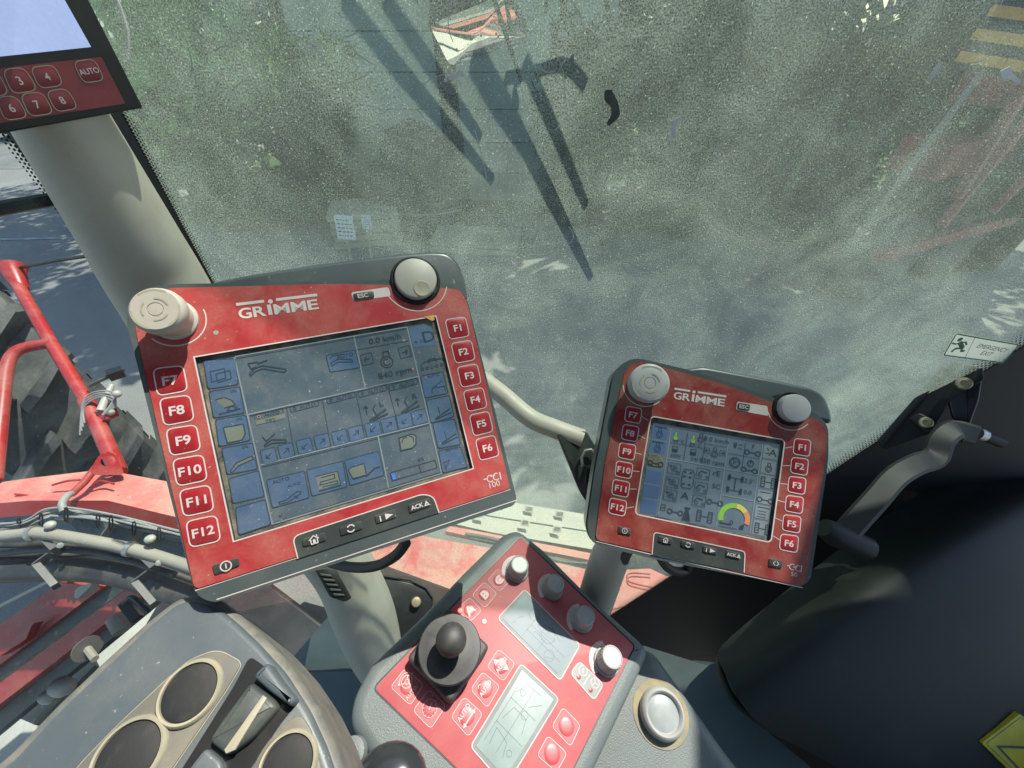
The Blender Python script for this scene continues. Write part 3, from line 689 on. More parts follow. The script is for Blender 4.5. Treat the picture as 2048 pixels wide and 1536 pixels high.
# warning sticker
YF = Frame(at(2010, 1490, .655), (at(1980, 1370, .68)-at(1900, 1510, .665)).cross(at(2040, 1500, .68)-at(1900, 1510, .665)), (1, 0, 0))
if (CAM-YF.O).dot(YF.n) < 0: YF = Frame(YF.O, -YF.n, (1, 0, 0))
ys = thing('warning_sticker', 'yellow warning sticker with a black triangle in the bottom right corner', 'sticker', YF.M)
MB().prism(rnd(YF.locs([(1964, 1486), (2040, 1428), (2200, 1560), (2120, 1640)], .004), .003), -.02, .004).build('sheet', M['yellow'], ys)
MB().stroke(rnd(YF.locs([(1972, 1487), (2042, 1434), (2190, 1560), (2120, 1628)], .0042), .003), .0009, .0044, True).stroke(YF.locs([(1996, 1493), (2080, 1496), (2076, 1580)], .0042), .005, .0044, True).build('triangle_print', M['ink'], ys)
# emergency exit sign on the glass
ef = thing('exit_sign', 'pale emergency exit sticker with a green running figure, on the windscreen', 'sign', GL.M)
q = GL.locs([(1884, 711), (1911, 665), (2040, 688), (2006, 727)], .002)
gm, gt, gp, go = newmat('translucent_sticker'); gp.inputs['Base Color'].default_value = (.8, .82, .74, 1)
gtl = nd(gt, 'ShaderNodeBsdfTranslucent'); gtl.inputs[0].default_value = (.97, .97, .9, 1); gmx = nd(gt, 'ShaderNodeMixShader'); gmx.inputs[0].default_value = .6
gt.links.new(gp.outputs[0], gmx.inputs[1]); gt.links.new(gtl.outputs[0], gmx.inputs[2]); gt.links.new(gmx.outputs[0], go.inputs[0])
MB().flat(rnd(q, .004), .0024).build('sheet', gm, ef)
mb = MB().stroke(rnd(inset(ccw(q), .0016), .003), .0022, .0028, True); c = [lerp2(q[0], q[3], .36), lerp2(q[1], q[2], .30)]
mb.stroke(c, .0007, .0028)
fg = lambda pts: GL.locs(pts, .0026)
mb.flat(circ(fg([(1920, 679)])[0], .0038, 14), .0028)
for pl, wd in (([(1919, 684), (1925, 696)], .0062), ([(1919, 686), (1911, 688), (1904, 686)], .0026), ([(1921, 685), (1931, 684), (1933, 690)], .0026), ([(1925, 695), (1922, 702), (1929, 702)], .0036), ([(1923, 696), (1911, 697), (1902, 704)], .0036)): mb.stroke(fg(pl), wd, .0029)
mb.build('green_print', M['green'], ef)
ang_ = math.atan2(q[2][1]-q[1][1], q[2][0]-q[1][0])
mb = MB(); mb.text('EMERGENCY', GL.loc(1986, 696, .0026), .0078, .0028, ang_, 0, .92).text('EXIT', GL.loc(1974, 707, .0026), .0078, .0028, ang_, 0, .95)
mb.build('lettering', M['ink'], ef)
# window latch
wf = thing('window_latch', 'black window latch with a long crooked handle below the exit sticker', 'latch')
D0 = .735
HF = Frame(at(1850, 850, .70), ray(1850, 850)*-1 + Vector((0, 0, .15)), (1, 0, 0))
I = HF.M; hm = lambda pts: HF.locs(pts)
def lpart(name, poly, z0, z1, b, mat, r=.004):
    o = MB().prism(rnd(hm(poly), r), z0, z1, b, 3).build(name, M[mat], wf); o.matrix_world = HF.M; return o
lpart('base_plate', [(1754, 888), (1885, 740), (1905, 722), (1965, 735), (1968, 760), (1900, 800), (1862, 868), (1770, 900)], -.012, .004, .002, 'latch')
lpart('raised_rail', [(1752, 884), (1884, 734), (1898, 738), (1764, 894)], .003, .010, .002, 'latch', .002)
lpart('bracket_arm', [(1816, 838), (1838, 826), (1868, 842), (1866, 866), (1852, 868)], .003, .012, .003, 'latch')
lpart('receiver', [(1890, 780), (1925, 726), (1968, 738), (1958, 800), (1940, 850), (1905, 836)], -.012, .002, .003, 'black')
for (px, py), rb in (((1851, 846), .0085), ((1926, 769), .009)):
    o = MB().lathe([(rb*1.15, .010), (rb*1.15, .013), (rb, .017), (rb*.55, .018), (rb*.5, .0155), (0, .0155)], 18, HF.loc(px, py)).build('socket_bolt', M['brass'], wf); o.matrix_world = HF.M
hb = [(1940, 868, .655), (1905, 862, .655), (1882, 882, .65), (1868, 915, .645), (1830, 930, .64), (1790, 955, .63), (1750, 1000, .62), (1705, 1050, .61), (1690, 1070, .605)]
hp_ = spline([at(*p) for p in hb], 5)
mb = MB(); V = []; F = []; N = len(hp_)
for i, p in enumerate(hp_):
    tg = (hp_[min(i+1, N-1)]-hp_[max(i-1, 0)]).normalized(); vw = (CAM-p).normalized(); sd_ = tg.cross(vw).normalized(); up_ = sd_.cross(tg).normalized()
    wd = .0165; hh = .013; bv = .004
    for a, b in ((-wd, -hh), (wd, -hh), (wd, hh-bv), (wd-bv, hh), (-wd+bv, hh), (-wd, hh-bv)): V.append(p+sd_*a+up_*b)
for i in range(N-1):
    for k in range(6): j5 = (k+1) % 6; F.append((i*6+k, i*6+j5, (i+1)*6+j5, (i+1)*6+k))
F.append(tuple(range(6))); F.append(tuple((N-1)*6+k for k in range(6)))
mb.add(V, F).build('handle', M['latch'], wf)
mb = MB().tube([at(1958, 868, .66), at(2004, 886, .66)], .0085, 12); mb.build('pivot_pin', M['latch'], wf)
mb = MB().tube([at(1955, 867, .652), at(1968, 871, .652)], .0098, 12).build('pivot_collar', M['metal'], wf)
gf_ = MB().tube([at(1648, 1055, .60), at(1668, 1068, .60), at(1735, 1098, .60)], [.014, .0185, .0175], 14); gf_.build('grip', M['latch'], wf)
# mount: beige tube and stalk carrying the small terminal
mo_ = thing('terminal_mount', 'beige tubular arm with a dark bracket and spring clip carrying the small terminal', 'bracket')
MB().tube(spline([at(860, 715, .50), at(950, 752, .49), at(1000, 786, .48), (at(1060, 836, .47)), at(1110, 858, .46), at(1165, 878, .455)]), .0112, 14).build('tube_arm', M['cream'], mo_)
BF = Frame(at(1160, 930, .45), (0, -.75, .65), (1, 0, 0))
o = MB().prism(rnd(BF.locs([(1112, 868), (1172, 862), (1196, 900), (1215, 980), (1190, 1030), (1160, 985)]), .004), -.012, .001, .001, 2).build('bracket_plate', M['dark'], mo_); o.matrix_world = BF.M
mb = MB().tube([Vector((*BF.loc(*p), .006)) for p in [(1163, 930), (1161, 912), (1168, 899), (1180, 897), (1190, 906), (1190, 920)]], .0016, 8); o = mb.build('spring_clip', M['metal'], mo_); o.matrix_world = BF.M
o = MB().prism(BF.locs([(1168, 930), (1196, 926), (1198, 960), (1166, 960)]), .001, .014, .002, 2).build('clip_block', M['black'], mo_); o.matrix_world = BF.M
mb = MB().tube(spline([at(1250, 1060, .43), at(1222, 1110, .44), at(1198, 1180, .46), at(1170, 1260, .48)]), [.019]*8+[.021]*17, 16); mb.build('stalk', M['cream'], mo_)
mb = MB().tube(spline([at(1262, 1060, .425), at(1240, 1100, .43), at(1226, 1140, .45)]), .013, 12); mb.build('stalk_sleeve', M['dark'], mo_)
# cables under the terminals
tag(MB().tube(spline([at(812, 1085, .37), at(790, 1112, .38), at(750, 1132, .40), at(700, 1134, .42), at(650, 1122, .44)]), .0052, 10).build('terminal_cable', M['rubber']), 'black cable looping below the large terminal', 'cable')
tag(MB().tube(spline([at(1318, 1110, .38), at(1332, 1132, .39), at(1350, 1142, .40), at(1372, 1140, .41), at(1380, 1115, .40)]), .0045, 10).build('terminal_cable', M['rubber']), 'black cable looping below the small terminal', 'cable')
# ================================================================== big terminal
def lerpq(q0, q1, t): return [lerp2(a, b, t) for a, b in zip(q0, q1)]
def fkeys(F, root, q0, q1, names, rad, lw, th, mat='redkey', z=.0006):
    """a column of raised membrane keys between two measured ones"""
    A = F.locs(q0); B = F.locs(q1)
    ang = math.atan2(A[1][1]-A[0][1], A[1][0]-A[0][0]); ang2 = math.atan2(B[1][1]-B[0][1], B[1][0]-B[0][0])
    for i, nme in enumerate(names):
        t = i/(len(names)-1); q = lerpq(A, B, t); p = ccw(rnd(q, rad)); c = cen(q)
        k = MB().prism(inset(p, lw*.9), 0, z, .0003, 2, bottom=False).build('function_key', M[mat], root, label='red key printed ' + nme)
        MB().stroke(p, lw, z*.35+.0001, True).build('key_outline', M['white'], k)
        h = math.hypot(q[3][0]-q[0][0], q[3][1]-q[0][1])
        MB().text(nme, c, h*th, z+.00012, (ang+ang2)/2*.7, .022, 1.12).build('key_legend', M['white'], k)
def logo(F, root, bl, br, tl, tr, dot, mat='white', z=.0002):
    """maker's lettering with a bar above it and a round dot on the i"""
    a, b = F.loc(*bl), F.loc(*br); c, d = F.loc(*tl), F.loc(*tr)
    ang = math.atan2(b[1]-a[1], b[0]-a[0]); L = math.hypot(b[0]-a[0], b[1]-a[1])
    H = math.hypot(c[0]-a[0], c[1]-a[1]); h = H*.66; mb = MB()
    ux = (math.cos(ang), math.sin(ang)); uy = (-ux[1], ux[0])
    def P(s, y): return (a[0]+ux[0]*s+uy[0]*y, a[1]+ux[1]*s+uy[1]*y)
    ws = [('G', .165), ('R', .165), ('i', .075), ('M', .205), ('M', .205), ('E', .145)]
    x = 0
    for ch, wd in ws:
        if ch == 'i': mb.flat([P((x+.012)*L, 0), P((x+.06)*L, 0), P((x+.06)*L, h*1.0), P((x+.012)*L, h*1.0)], z)
        else:
            t = MB().text(ch, (0, 0), 1, 0, 0, .022)
            mb_w = max(v[0] for v in t.v) - min(v[0] for v in t.v)
            mb.text(ch, P((x+wd/2)*L, h/2), h, z, ang, .022, (wd*.93*L/h)/mb_w)
        x += wd*1.04
    dp = F.loc(*dot); mb.flat(circ(dp, H*.14, 18), z)
    s = ((dp[0]-a[0])*ux[0]+(dp[1]-a[1])*ux[1])/L
    for s0, s1 in ((0, s-.075*1.0), (s+.07, 1)):
        mb.flat([P(s0*L, H*.82), P(s1*L, H*.82), P(s1*L, H), P(s0*L, H)], z)
    mb.build('maker_lettering', M[mat], root)
def mushroom(F, root, c0, r, h, rb, mat='knob'):
    c = F.loc(*c0)
    mb = MB().lathe([(rb*1.12, 0), (rb*1.12, .002), (rb, .0035), (rb, h*.55), (r*.96, h*.62), (r, h*.68), (r, h*.86), (r*.95, h*.95), (r*.86, h), (r*.30, h), (r*.28, h-.0006), (r*.26, h), (0.0001, h+.0002)], 40, c)
    k = mb.build('stop_knob', M[mat], root)
    g = MB()
    for a0 in (15, 135, 255):
        g.stroke(circ(c, r*.47, 10, R(a0), R(a0+70)), r*.07, h+.0003); g.stroke(circ(c, r*.84, 14, R(a0+40), R(a0+110)), r*.08, h+.0001)
    g.build('arrow_relief', M['ring'], k)
    return k
def softicons(mb, kind, c, h, z, ang):
    ca, sa = math.cos(ang), math.sin(ang)
    T = lambda x, y: (c[0]+(x*ca-y*sa)*h, c[1]+(x*sa+y*ca)*h)
    lw = h*.12
    if kind == 'power':
        mb.stroke([T(math.cos(a*math.pi/12)*.5, math.sin(a*math.pi/12)*.5) for a in range(24)], lw, z, True); mb.stroke([T(0, -.27), T(0, .27)], lw, z)
    if kind == 'home':
        mb.stroke([T(-.55, .05), T(0, .5), T(.55, .05)], lw, z); mb.stroke([T(-.36, .1), T(-.36, -.45), T(.36, -.45), T(.36, .1)], lw, z)
        mb.flat([T(-.14, -.45), T(.14, -.45), T(.14, .05), T(-.14, .05)], z); mb.flat([T(.3, .35), T(.42, .35), T(.42, .55), T(.3, .55)], z)
    if kind == 'cycle':
        for a0 in (.2, 3.34):
            mb.stroke([T(math.cos(a0+k*.24)*.45, math.sin(a0+k*.24)*.45) for k in range(11)], lw*1.3, z)
    if kind == 'info':
        mb.text('i', T(-.75, 0), h*.85, z, ang, .03); mb.flat([T(-.05, -.42), T(1.05, 0), T(-.05, .42)], z)
    if kind == 'ack':
        mb.text('ACK', T(-.35, 0), h*.62, z, ang, .025); mb.stroke([T(.75, -.3), T(1.35, -.3), T(1.05, .28)], lw*1.1, z, True); mb.flat([T(.98, -.18), T(1.12, -.18), T(1.07, .16), T(1.03, .16)], z)
    if kind == 'swap':
        mb.stroke([T(-.12, .42), T(-.5, 0), T(-.12, -.42)], lw, z); mb.stroke([T(.12, .42), T(.5, 0), T(.12, -.42)], lw, z)
    return mb
def softkey(F, root, quad, kind, h, mat='dark'):
    q = F.locs(quad); c = cen(q); ang = math.atan2(q[1][1]-q[0][1], q[1][0]-q[0][0])
    k = MB().prism(rnd(q, .0012), 0, .0011, .0005, 2, bottom=False).build('soft_key', M[mat], root, label={'power': 'grey power key', 'home': 'grey key with a house', 'cycle': 'grey key with a round arrow', 'info': 'grey key with i and a triangle', 'ack': 'grey key printed ACK', 'swap': 'grey key with two angle brackets'}[kind])
    softicons(MB(), kind, c, h, .00125, ang).build('key_legend', M['white'], k)

T = frame_from_quad([(388, 714), (872, 632), (947, 937), (467, 1083)], .1704, .1278)
big = thing('control_terminal', 'larger red terminal with a wide blue grey screen, in front of the cream pillar', 'terminal', T.M)
hous = T.locs([(246, 640), (258, 596), (285, 572), (345, 564), (780, 556), (884, 560), (918, 572), (938, 600), (1037, 998), (1030, 1014), (428, 1211), (396, 1200), (381, 1178)])
scr = T.locs([(388, 714), (872, 632), (947, 937), (467, 1083)])
hp0 = ccw(rnd(hous, .006))
MB().prism(hp0, -.045, -.0075, 0).plate(inset(hp0, .0012), [ccw(scr)], -.0075, -.0008).build('housing', M['housing'], big)
hood = T.locs([(400, 590), (440, 571), (520, 556), (640, 537), (770, 520), (855, 512), (892, 514), (914, 534), (926, 566), (934, 610), (700, 600)], -.02)
MB().prism(rnd(hood, .008, 6), -.05, -.009, .004, 4).build('top_hood', M['housing'], big)
dc = T.loc(831, 561); dr = T.mpp(831, 561)*50
arc = []
p0 = Vector(T.loc(781, 570)); p1 = Vector(T.loc(879, 575))
a0 = math.atan2(p0.y-dc[1], p0.x-dc[0]); a1 = math.atan2(p1.y-dc[1], p1.x-dc[0])
if a0 < 0: a0 += 2*math.pi
if a1 < a0: a1 += 2*math.pi
rr = dr*1.03
arc = [(dc[0]+rr*math.cos(a0+(a1-a0)*k/16), dc[1]+rr*math.sin(a0+(a1-a0)*k/16)) for k in range(17)]
face = T.locs([(340, 576), (680, 567.5)]) + arc + rnd(T.locs([(886, 574), (920, 580), (934, 604), (1020, 977), (389, 1179), (273, 668), (268, 628)]), .004)[6:]
scr = T.locs([(388, 714), (872, 632), (947, 937), (467, 1083)])
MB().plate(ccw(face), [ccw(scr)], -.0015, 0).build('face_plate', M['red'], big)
MB().stroke(scr, .0009, .0001, True).build('screen_outline', M['white'], big)
MB().stroke(T.locs([(389, 1182), (1021, 979)]), .0006, -.0006).stroke(T.locs([(432, 1200), (1035, 1000)]), .0007, .0004-.001).build('edge_trim_line', M['white'], big)
si = inset(ccw(scr), .0004)
screen = MB().prism(si, -.006, -.0028).build('screen', M['bezel'], big)
act = T.locs([(408, 722), (862, 644), (936, 934), (478, 1070)], -.0026)
ZS = -.0026
MB().flat(act, ZS).build('display_area', M['screen'], screen)
def TL(pts, h=ZS): return T.locs(pts, h)
tiles = [[(408, 721), (470, 718), (476, 768), (417, 777)], [(419, 784), (479, 774), (488, 825), (428, 835)], [(432, 840), (491.6, 831), (500, 880), (439, 892)],
         [(445, 897), (505, 887), (514, 937.5), (455, 948)], [(458, 958), (517, 942), (528, 992), (467, 1006)], [(472, 1016), (530, 1000), (541, 1048), (478, 1069)],
         [(817, 656), (859, 650), (873, 690), (826, 695)], [(842, 753), (885, 744), (895, 786), (850, 795)], [(853, 801), (898, 792), (907, 833), (862, 845)],
         [(866, 846.5), (908.6, 839), (920.6, 888), (877, 896)], [(878, 902), (920.6, 894), (934, 933), (886, 945)]]
for q in tiles: MB().flat(rnd(TL(q), .0018), ZS+.0002).build('screen_tile', M['tile'], screen)
abox = [[(533, 960), (609, 942), (619, 995), (545, 1016)], [(613, 940), (686, 922), (694.5, 973), (624, 992)], [(689, 921), (757, 902), (768.6, 950), (700, 971)],
        [(652, 711), (710, 700), (720, 735), (660, 744)]]
for q in abox: MB().flat(rnd(TL(q), .0015), ZS+.0002).build('screen_tile', M['tile'], screen)
arrows = [(538, 911), (573, 901.5), (609.5, 892), (645, 882.5), (680, 874.5), (712.5, 866.5), (746, 858), (778.5, 849.5), (809, 841.5), (839, 834)]
def tilted(c, w_, h_): # a screen-aligned box in photo pixels
    x, y = c; return [(x-w_/2-h_*.12, y-h_/2+w_*.13), (x+w_/2-h_*.12, y-h_/2-w_*.13), (x+w_/2+h_*.12, y+h_/2-w_*.13), (x-w_/2+h_*.12, y+h_/2+w_*.13)]
for c in arrows: MB().flat(rnd(TL(tilted(c, 28, 26)), .001), ZS+.0002).build('screen_tile', M['tile'], screen)
mb = MB(); z = ZS+.0003                     # pale dividers
for a, b in (((469, 714), (545, 1049)), ((470, 713), (814, 654)), ((497, 829), (837, 753)), ((521, 930), (859, 846)), ((545, 1048), (883, 947)), ((814, 654), (883, 947)),
             ((708, 673), (730, 775)), ((756, 872), (778, 979))): mb.stroke(TL([a, b]), .0010, z)
mb.build('divider_lines', M['sline'], screen)
mb = MB()                                   # dark print
for a, b in (((473, 717), (812, 658)), ((500, 832), (728, 780)), ((733, 776), (836, 756)), ((524, 934), (755, 877)), ((760, 874), (858, 850)), ((548, 1045), (880, 945)), ((573, 812), (590, 912)), ((645, 799), (662, 895)),
             ((712, 786), (728, 862)), ((775, 770), (796, 848)), ((711, 700), (816, 682))): mb.stroke(TL([a, b]), .0004, z)
for q in tiles[:6] + tiles[7:]: mb.stroke(rnd(TL([lerp2(p, cen(q), -.03) for p in q]), .0015), .0006, z, True)
for q in abox: mb.stroke(rnd(TL(q), .0015), .00055, z, True)
sang = math.atan2(*(lambda a, b: (b[1]-a[1], b[0]-a[0]))(*TL([(497, 829), (837, 753)])))
def stext(mb, t, c, hpx, bold=.0, wx=1.15): mb.text(t, TL([c])[0], T.mpp(*c)*hpx, z+.0001, sang, bold, wx)
for i, c in enumerate(arrows):
    mb.stroke(rnd(TL(tilted(c, 29, 27)), .0012), .0005, z, True)
    s = 1 if i % 2 else -1; x, y = c
    mb.stroke(TL([(x-5*s, y+5*s), (x+5*s, y-5*s)]), .0006, z+.0001)
    mb.stroke(TL([(x-2*s, y-5*s), (x+5*s, y-5*s), (x+5*s, y+2*s)]), .0006, z+.0001)
for c in ((538, 828), (609, 812), (682, 795), (745, 782), (807, 769)):
    mb.stroke(rnd(TL(tilted(c, 56, 11)), .0013), .0004, z, True); stext(mb, 'AUTO', (c[0]+6, c[1]-1.5), 7.5)
    mb.stroke(circ(TL([(c[0]-20, c[1]+5)])[0], .0010, 10), .0004, z, True)
for t, c, h in (('0.0 km/h', (770, 677), 12), ('840 rpm', (790, 745), 13), ('792', (541, 841), 9), ('AUTO', (690, 711), 8), ('AUTO', (562, 960), 8), ('AUTO', (588, 969), 6), ('D', (857, 672), 24), ('L', (763, 807), 11), ('R', (829, 792), 11),
                ('0%', (842, 918), 7), ('0%', (467, 782), 7), ('0%', (479, 838), 7), ('0%', (491, 894), 7), ('AUTO', (903, 898), 6), ('AUTO', (866, 751), 6), ('B  C', (838, 683), 6), ('n/', (562, 1030), 7)): stext(mb, t, c, h)
def icon(pts, wd=.0007, closed=False): mb.stroke(TL(pts), wd, z+.0001, closed)
icon([(496, 727), (515, 724), (517, 727), (535, 720)]); icon([(496, 727), (503, 738), (514, 733)])
icon([(499, 747), (511, 736), (526, 731), (572, 738), (573, 742), (567, 744), (526, 737), (512, 742), (502, 751)], .0006, True)
icon([(662, 726), (676, 718), (704, 719), (706, 724), (676, 724), (664, 732)], .0006, True); icon([(660, 718), (664, 712), (688, 708)], .0006)
icon([(529, 890), (543, 879), (572, 879), (573, 884), (544, 886), (531, 893)], .0006, True); icon([(525, 873), (533, 882), (550, 867)], .0006)
ec = TL([(774, 724)])[0]; er = T.mpp(774, 724)
mb.stroke(circ(ec, er*12, 20), .0007, z, True); mb.stroke(circ(ec, er*7, 14, R(60), R(330)), .0007, z); icon([(767, 713), (766, 704), (777, 702), (779, 712)])
for c, d in (((734, 718), -1), ((810, 704), 1)):
    mb.stroke(rnd(TL(tilted(c, 22, 21)), .001), .0004, z, True); x, y = c
    icon([(x-5, y+1), (x+5, y-1)]); icon([(x+d, y-5), (x+d*5, y-d*1), (x+d*2, y+5)])
for x0, y0 in ((756, 826), (819, 810)):
    icon([(x0-16, y0+15), (x0+16, y0-8)], .0014); icon([(x0-10, y0+14), (x0+20, y0+1)], .0012); icon([(x0-2, y0+5), (x0-10, y0-8), (x0-5, y0-18)]); icon([(x0-22, y0+2), (x0-25, y0-14)]); icon([(x0-29, y0-8), (x0-25, y0-14), (x0-20, y0-10)])
for x0, y0 in ((884, 824), (897, 873)): icon([(x0-14, y0+14), (x0+15, y0-6)], .0010); icon([(x0-12, y0+15), (x0+18, y0+1)], .0009); icon([(x0-4, y0+4), (x0-8, y0-10)], .0006)
icon([(421, 743), (449, 737), (452, 756), (424, 764)], .0006, True); icon([(432, 748), (460, 741), (463, 757), (436, 765)], .0006, True)
icon([(431, 800), (449, 795), (463, 800), (471, 809), (449, 816)], .0006); icon([(438, 829), (481, 817)], .001); icon([(455, 820), (462, 812), (474, 814), (470, 821)], .0006, True)
icon([(461, 942), (474, 925), (504, 912), (507, 918), (478, 931), (464, 945)], .0006, True)
icon([(447, 855), (487, 848), (491, 868), (484, 880), (455, 886)], .0008, True)
icon([(798, 876), (823, 868), (832, 871), (832, 888), (824, 896), (802, 901)], .0009, True); icon([(804, 886), (806, 877), (814, 874)]); icon([(818, 872), (826, 874), (828, 884)])
icon([(558, 1004), (572, 1000), (594, 983), (602, 983), (602, 987), (576, 1004), (560, 1008)], .0006, True); icon([(589, 991), (596, 997), (594, 990)])
icon([(631, 953), (675, 942), (681, 966)], .0005); icon([(643, 955), (669, 948), (670, 956), (641, 964), (640, 970), (675, 961), (676, 966), (645, 974)], .0006); icon([(638, 982), (682, 970)], .0010)
icon([(703, 934), (728, 927), (733, 950), (706, 957), (697, 940)], .0006, True); icon([(707, 958), (730, 951)], .001); icon([(732, 953), (750, 936), (760, 934)], .0011)
icon([(780, 945), (870, 920), (874.6, 935), (785, 961)], .0004, True); icon([(838, 929), (842, 945)], .0004)
icon([(841, 733), (847, 725), (884, 716), (888, 722)], .0006); 
for k in range(5): mb.stroke(circ(TL([(845+k*9.5, 738-k*2.2)])[0], .0011, 10), .0005, z, True)
icon([(858, 728), (857, 719), (871, 716), (873, 724)], .0006); icon([(864, 787), (864, 777), (889, 772), (891, 782)], .0006); icon([(866, 776), (884, 761)], .0006)
icon([(888, 925), (893, 940)], .0006); icon([(887, 925), (899, 920), (890, 938)], .0006)
mb.build('screen_print', M['sdark'], screen)
mb = MB()
for q in ([(447, 855), (487, 848), (491, 868), (484, 880), (455, 886)], [(798, 876), (823, 868), (832, 871), (832, 888), (824, 896), (802, 901)], [(703, 934), (728, 927), (733, 950), (706, 957), (697, 940)],
          [(510, 839), (569, 826), (571, 836), (513, 850)], [(631, 953), (675, 942), (681, 966), (638, 980)], [(431, 800), (449, 795), (463, 800), (471, 809), (449, 816)], [(461, 942), (474, 925), (504, 912), (507, 918), (478, 931), (464, 945)]):
    mb.flat(TL(q), ZS+.00025)
mb.build('icon_fill', M['sicon'], screen, kind='stuff')
MB().flat(TL([(782, 948), (789, 946), (792, 958), (786, 960)]), z+.0001).build('level_bar', surf('level_blue', (.05, .16, .45), .3, emit=(.1, .3, .9), estr=.1), screen)
mb = MB()
mb.flat(circ(TL([(808, 681)])[0], .0012, 12), z); mb.flat(circ(TL([(826, 738)])[0], .0010, 12), z)
for c in ((518, 833), (838, 706), (852, 755)): mb.stroke(circ(TL([c])[0], .0009, 10), .0004, z+.0002, True)
mb.build('indicator_dots', surf('pale_red_dot', (.4, .2, .2), .4), screen)
fkeys(T, big, [(306, 738), (366.6, 731), (376, 781), (316, 792)], [(372, 1043), (433, 1030), (442, 1081), (381, 1095)], ['F7', 'F8', 'F9', 'F10', 'F11', 'F12'], .0040, .0008, .34)
fkeys(T, big, [(890, 639.5), (930.7, 633.6), (939, 672), (899, 679)], [(950.6, 879), (989, 870), (998.6, 911), (960, 921.5)], ['F1', 'F2', 'F3', 'F4', 'F5', 'F6'], .0036, .0007, .33)
logo(T, big, (478, 638), (640, 617), (478, 606), (640, 586), (541, 603))
# soft key bar
bar_ = T.locs([(596, 1117), (585, 1073), (845, 988), (867, 993), (878, 1025)])
bp = rnd(bar_, [0, .005, .004, .004, 0])
MB().flat(bp, .0001).build('key_bar', M['dark'], big)
MB().stroke(bp, .0008, .0003).build('key_bar_outline', M['white'], big)
softkey(T, big, [(604, 1078), (650, 1064), (653, 1080), (607, 1093)], 'home', .0058)
softkey(T, big, [(679, 1055), (722, 1041), (725, 1057), (682, 1071)], 'cycle', .0055)
softkey(T, big, [(749, 1031), (790, 1018), (793, 1034), (753, 1047)], 'info', .0052)
softkey(T, big, [(816, 1009), (858, 995), (861, 1011), (819, 1026)], 'ack', .0052)
softkey(T, big, [(425, 1130), (477, 1115), (480, 1130), (430, 1149)], 'power', .0062)
# esc key, cci mark, sensor hole
e = T.locs([(702, 585), (777, 574), (782, 592), (707, 602)])
MB().flat(rnd(e, .0022), .00012).build('escape_frame', M['white'], big)
ek = MB().prism(rnd(T.locs([(705, 588), (747, 582), (749, 596), (709, 601)]), .0018), 0, .0009, .0003, 2).build('escape_key', M['dark'], big)
MB().text('ESC', T.loc(726, 591.5), T.mpp(726, 591)*9, .00105, sang*.75, .02, 1.1).build('key_legend', M['white'], ek)
c = T.loc(987, 955); mp_ = T.mpp(987, 955); mb = MB()
mb.text('C', T.loc(979, 957), mp_*15, .0002, sang*.7, 0, .9).text('C', T.loc(991, 953), mp_*15, .0002, sang*.7, 0, .9)
mb.stroke(T.locs([(967, 959), (975, 957)]), mp_*2, .0002).stroke(T.locs([(999, 944), (1002, 959)]), mp_*2.2, .0002).stroke(T.locs([(981, 953), (990, 951)]), mp_*2, .0002)
mb.text('100', T.loc(989, 968), mp_*11, .0002, sang*.7, 0, 1.1).build('type_mark', M['white'], big)
MB().flat(circ(T.loc(432, 665), .0016, 14), .0001).build('light_sensor', M['ring'], big)
# dial with finger dimple
d = MB().lathe([(dr, -.02), (dr, .0005), (dr*.94, .002), (dr*.9, .002), (dr*.88, -.004)], 40, dc).build('dial_ring', M['black'], big)
cr = dr*.84
dial = MB().lathe([(cr, -.006), (cr, .0045), (cr*.96, .0060), (cr*.9, .0065), (0, .0066)], 44, dc).build('jog_dial', M['knob'], big)
dd = T.loc(844, 577, .0066)
MB().lathe([(dr*.34, .0067), (dr*.30, .0071), (dr*.26, .0069)], 26, dd).build('dimple_rim', M['ring'], dial)
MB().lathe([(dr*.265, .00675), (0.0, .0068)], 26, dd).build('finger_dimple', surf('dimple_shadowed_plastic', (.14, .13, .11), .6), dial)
aw = MB().stroke([(dc[0]+dr*1.28*math.cos(a), dc[1]+dr*1.28*math.sin(a)) for a in [R(195)+R(145)*k/24 for k in range(25)]], .0007, .0001).build('dial_arc', M['white'], big)
kc = (350, 640)
mushroom(T, big, kc, T.mpp(350, 640)*53, .0245, T.mpp(350, 640)*44)
kl = T.loc(*kc); kr = T.mpp(350, 640)*64
MB().stroke([(kl[0]+kr*math.cos(a), kl[1]+kr*math.sin(a)) for a in [R(215)+R(160)*k/24 for k in range(25)]], .0008, .0001).build('knob_arc', M['white'], big)
# peeling orange foil at the screen corner
MB().prism(T.locs([(848, 634), (868, 630), (869, 640), (864, 642)]), 0, .0004).build('peeled_foil', surf('orange_foil', (.55, .30, .06), .5), big)
# ================================================================== small terminal
S = frame_from_quad([(1302, 832), (1570, 880), (1542, 1085), (1270, 1028)], .116, .087)
sml = thing('control_terminal', 'smaller red terminal with a round gauge on its screen, right of the console', 'terminal', S.M)
sh = S.locs([(1226, 746), (1250, 722), (1276, 713), (1400, 742), (1540, 790), (1618, 815), (1648, 834), (1661, 856), (1661, 920), (1625, 1164), (1603, 1178), (1319, 1124), (1192, 1094), (1176, 1076), (1172, 1052), (1189, 937)])
sc0 = ccw(rnd(S.locs([(1302, 832), (1570, 880), (1542, 1085), (1270, 1028)]), .004))
hp0 = ccw(rnd(sh, .006))
MB().prism(hp0, -.034, -.0075, 0).plate(inset(hp0, .0012), [sc0], -.0075, -.0008).build('housing', M['housing'], sml)
hood = S.locs([(1330, 745), (1400, 735), (1544, 762), (1617, 778), (1641, 794), (1652, 822), (1655, 850), (1500, 800)], -.016)
MB().prism(rnd(hood, .006, 6), -.04, -.008, .0035, 4).build('top_hood', M['housing'], sml)
dc = S.loc(1581, 817); dr = S.mpp(1581, 817)*36
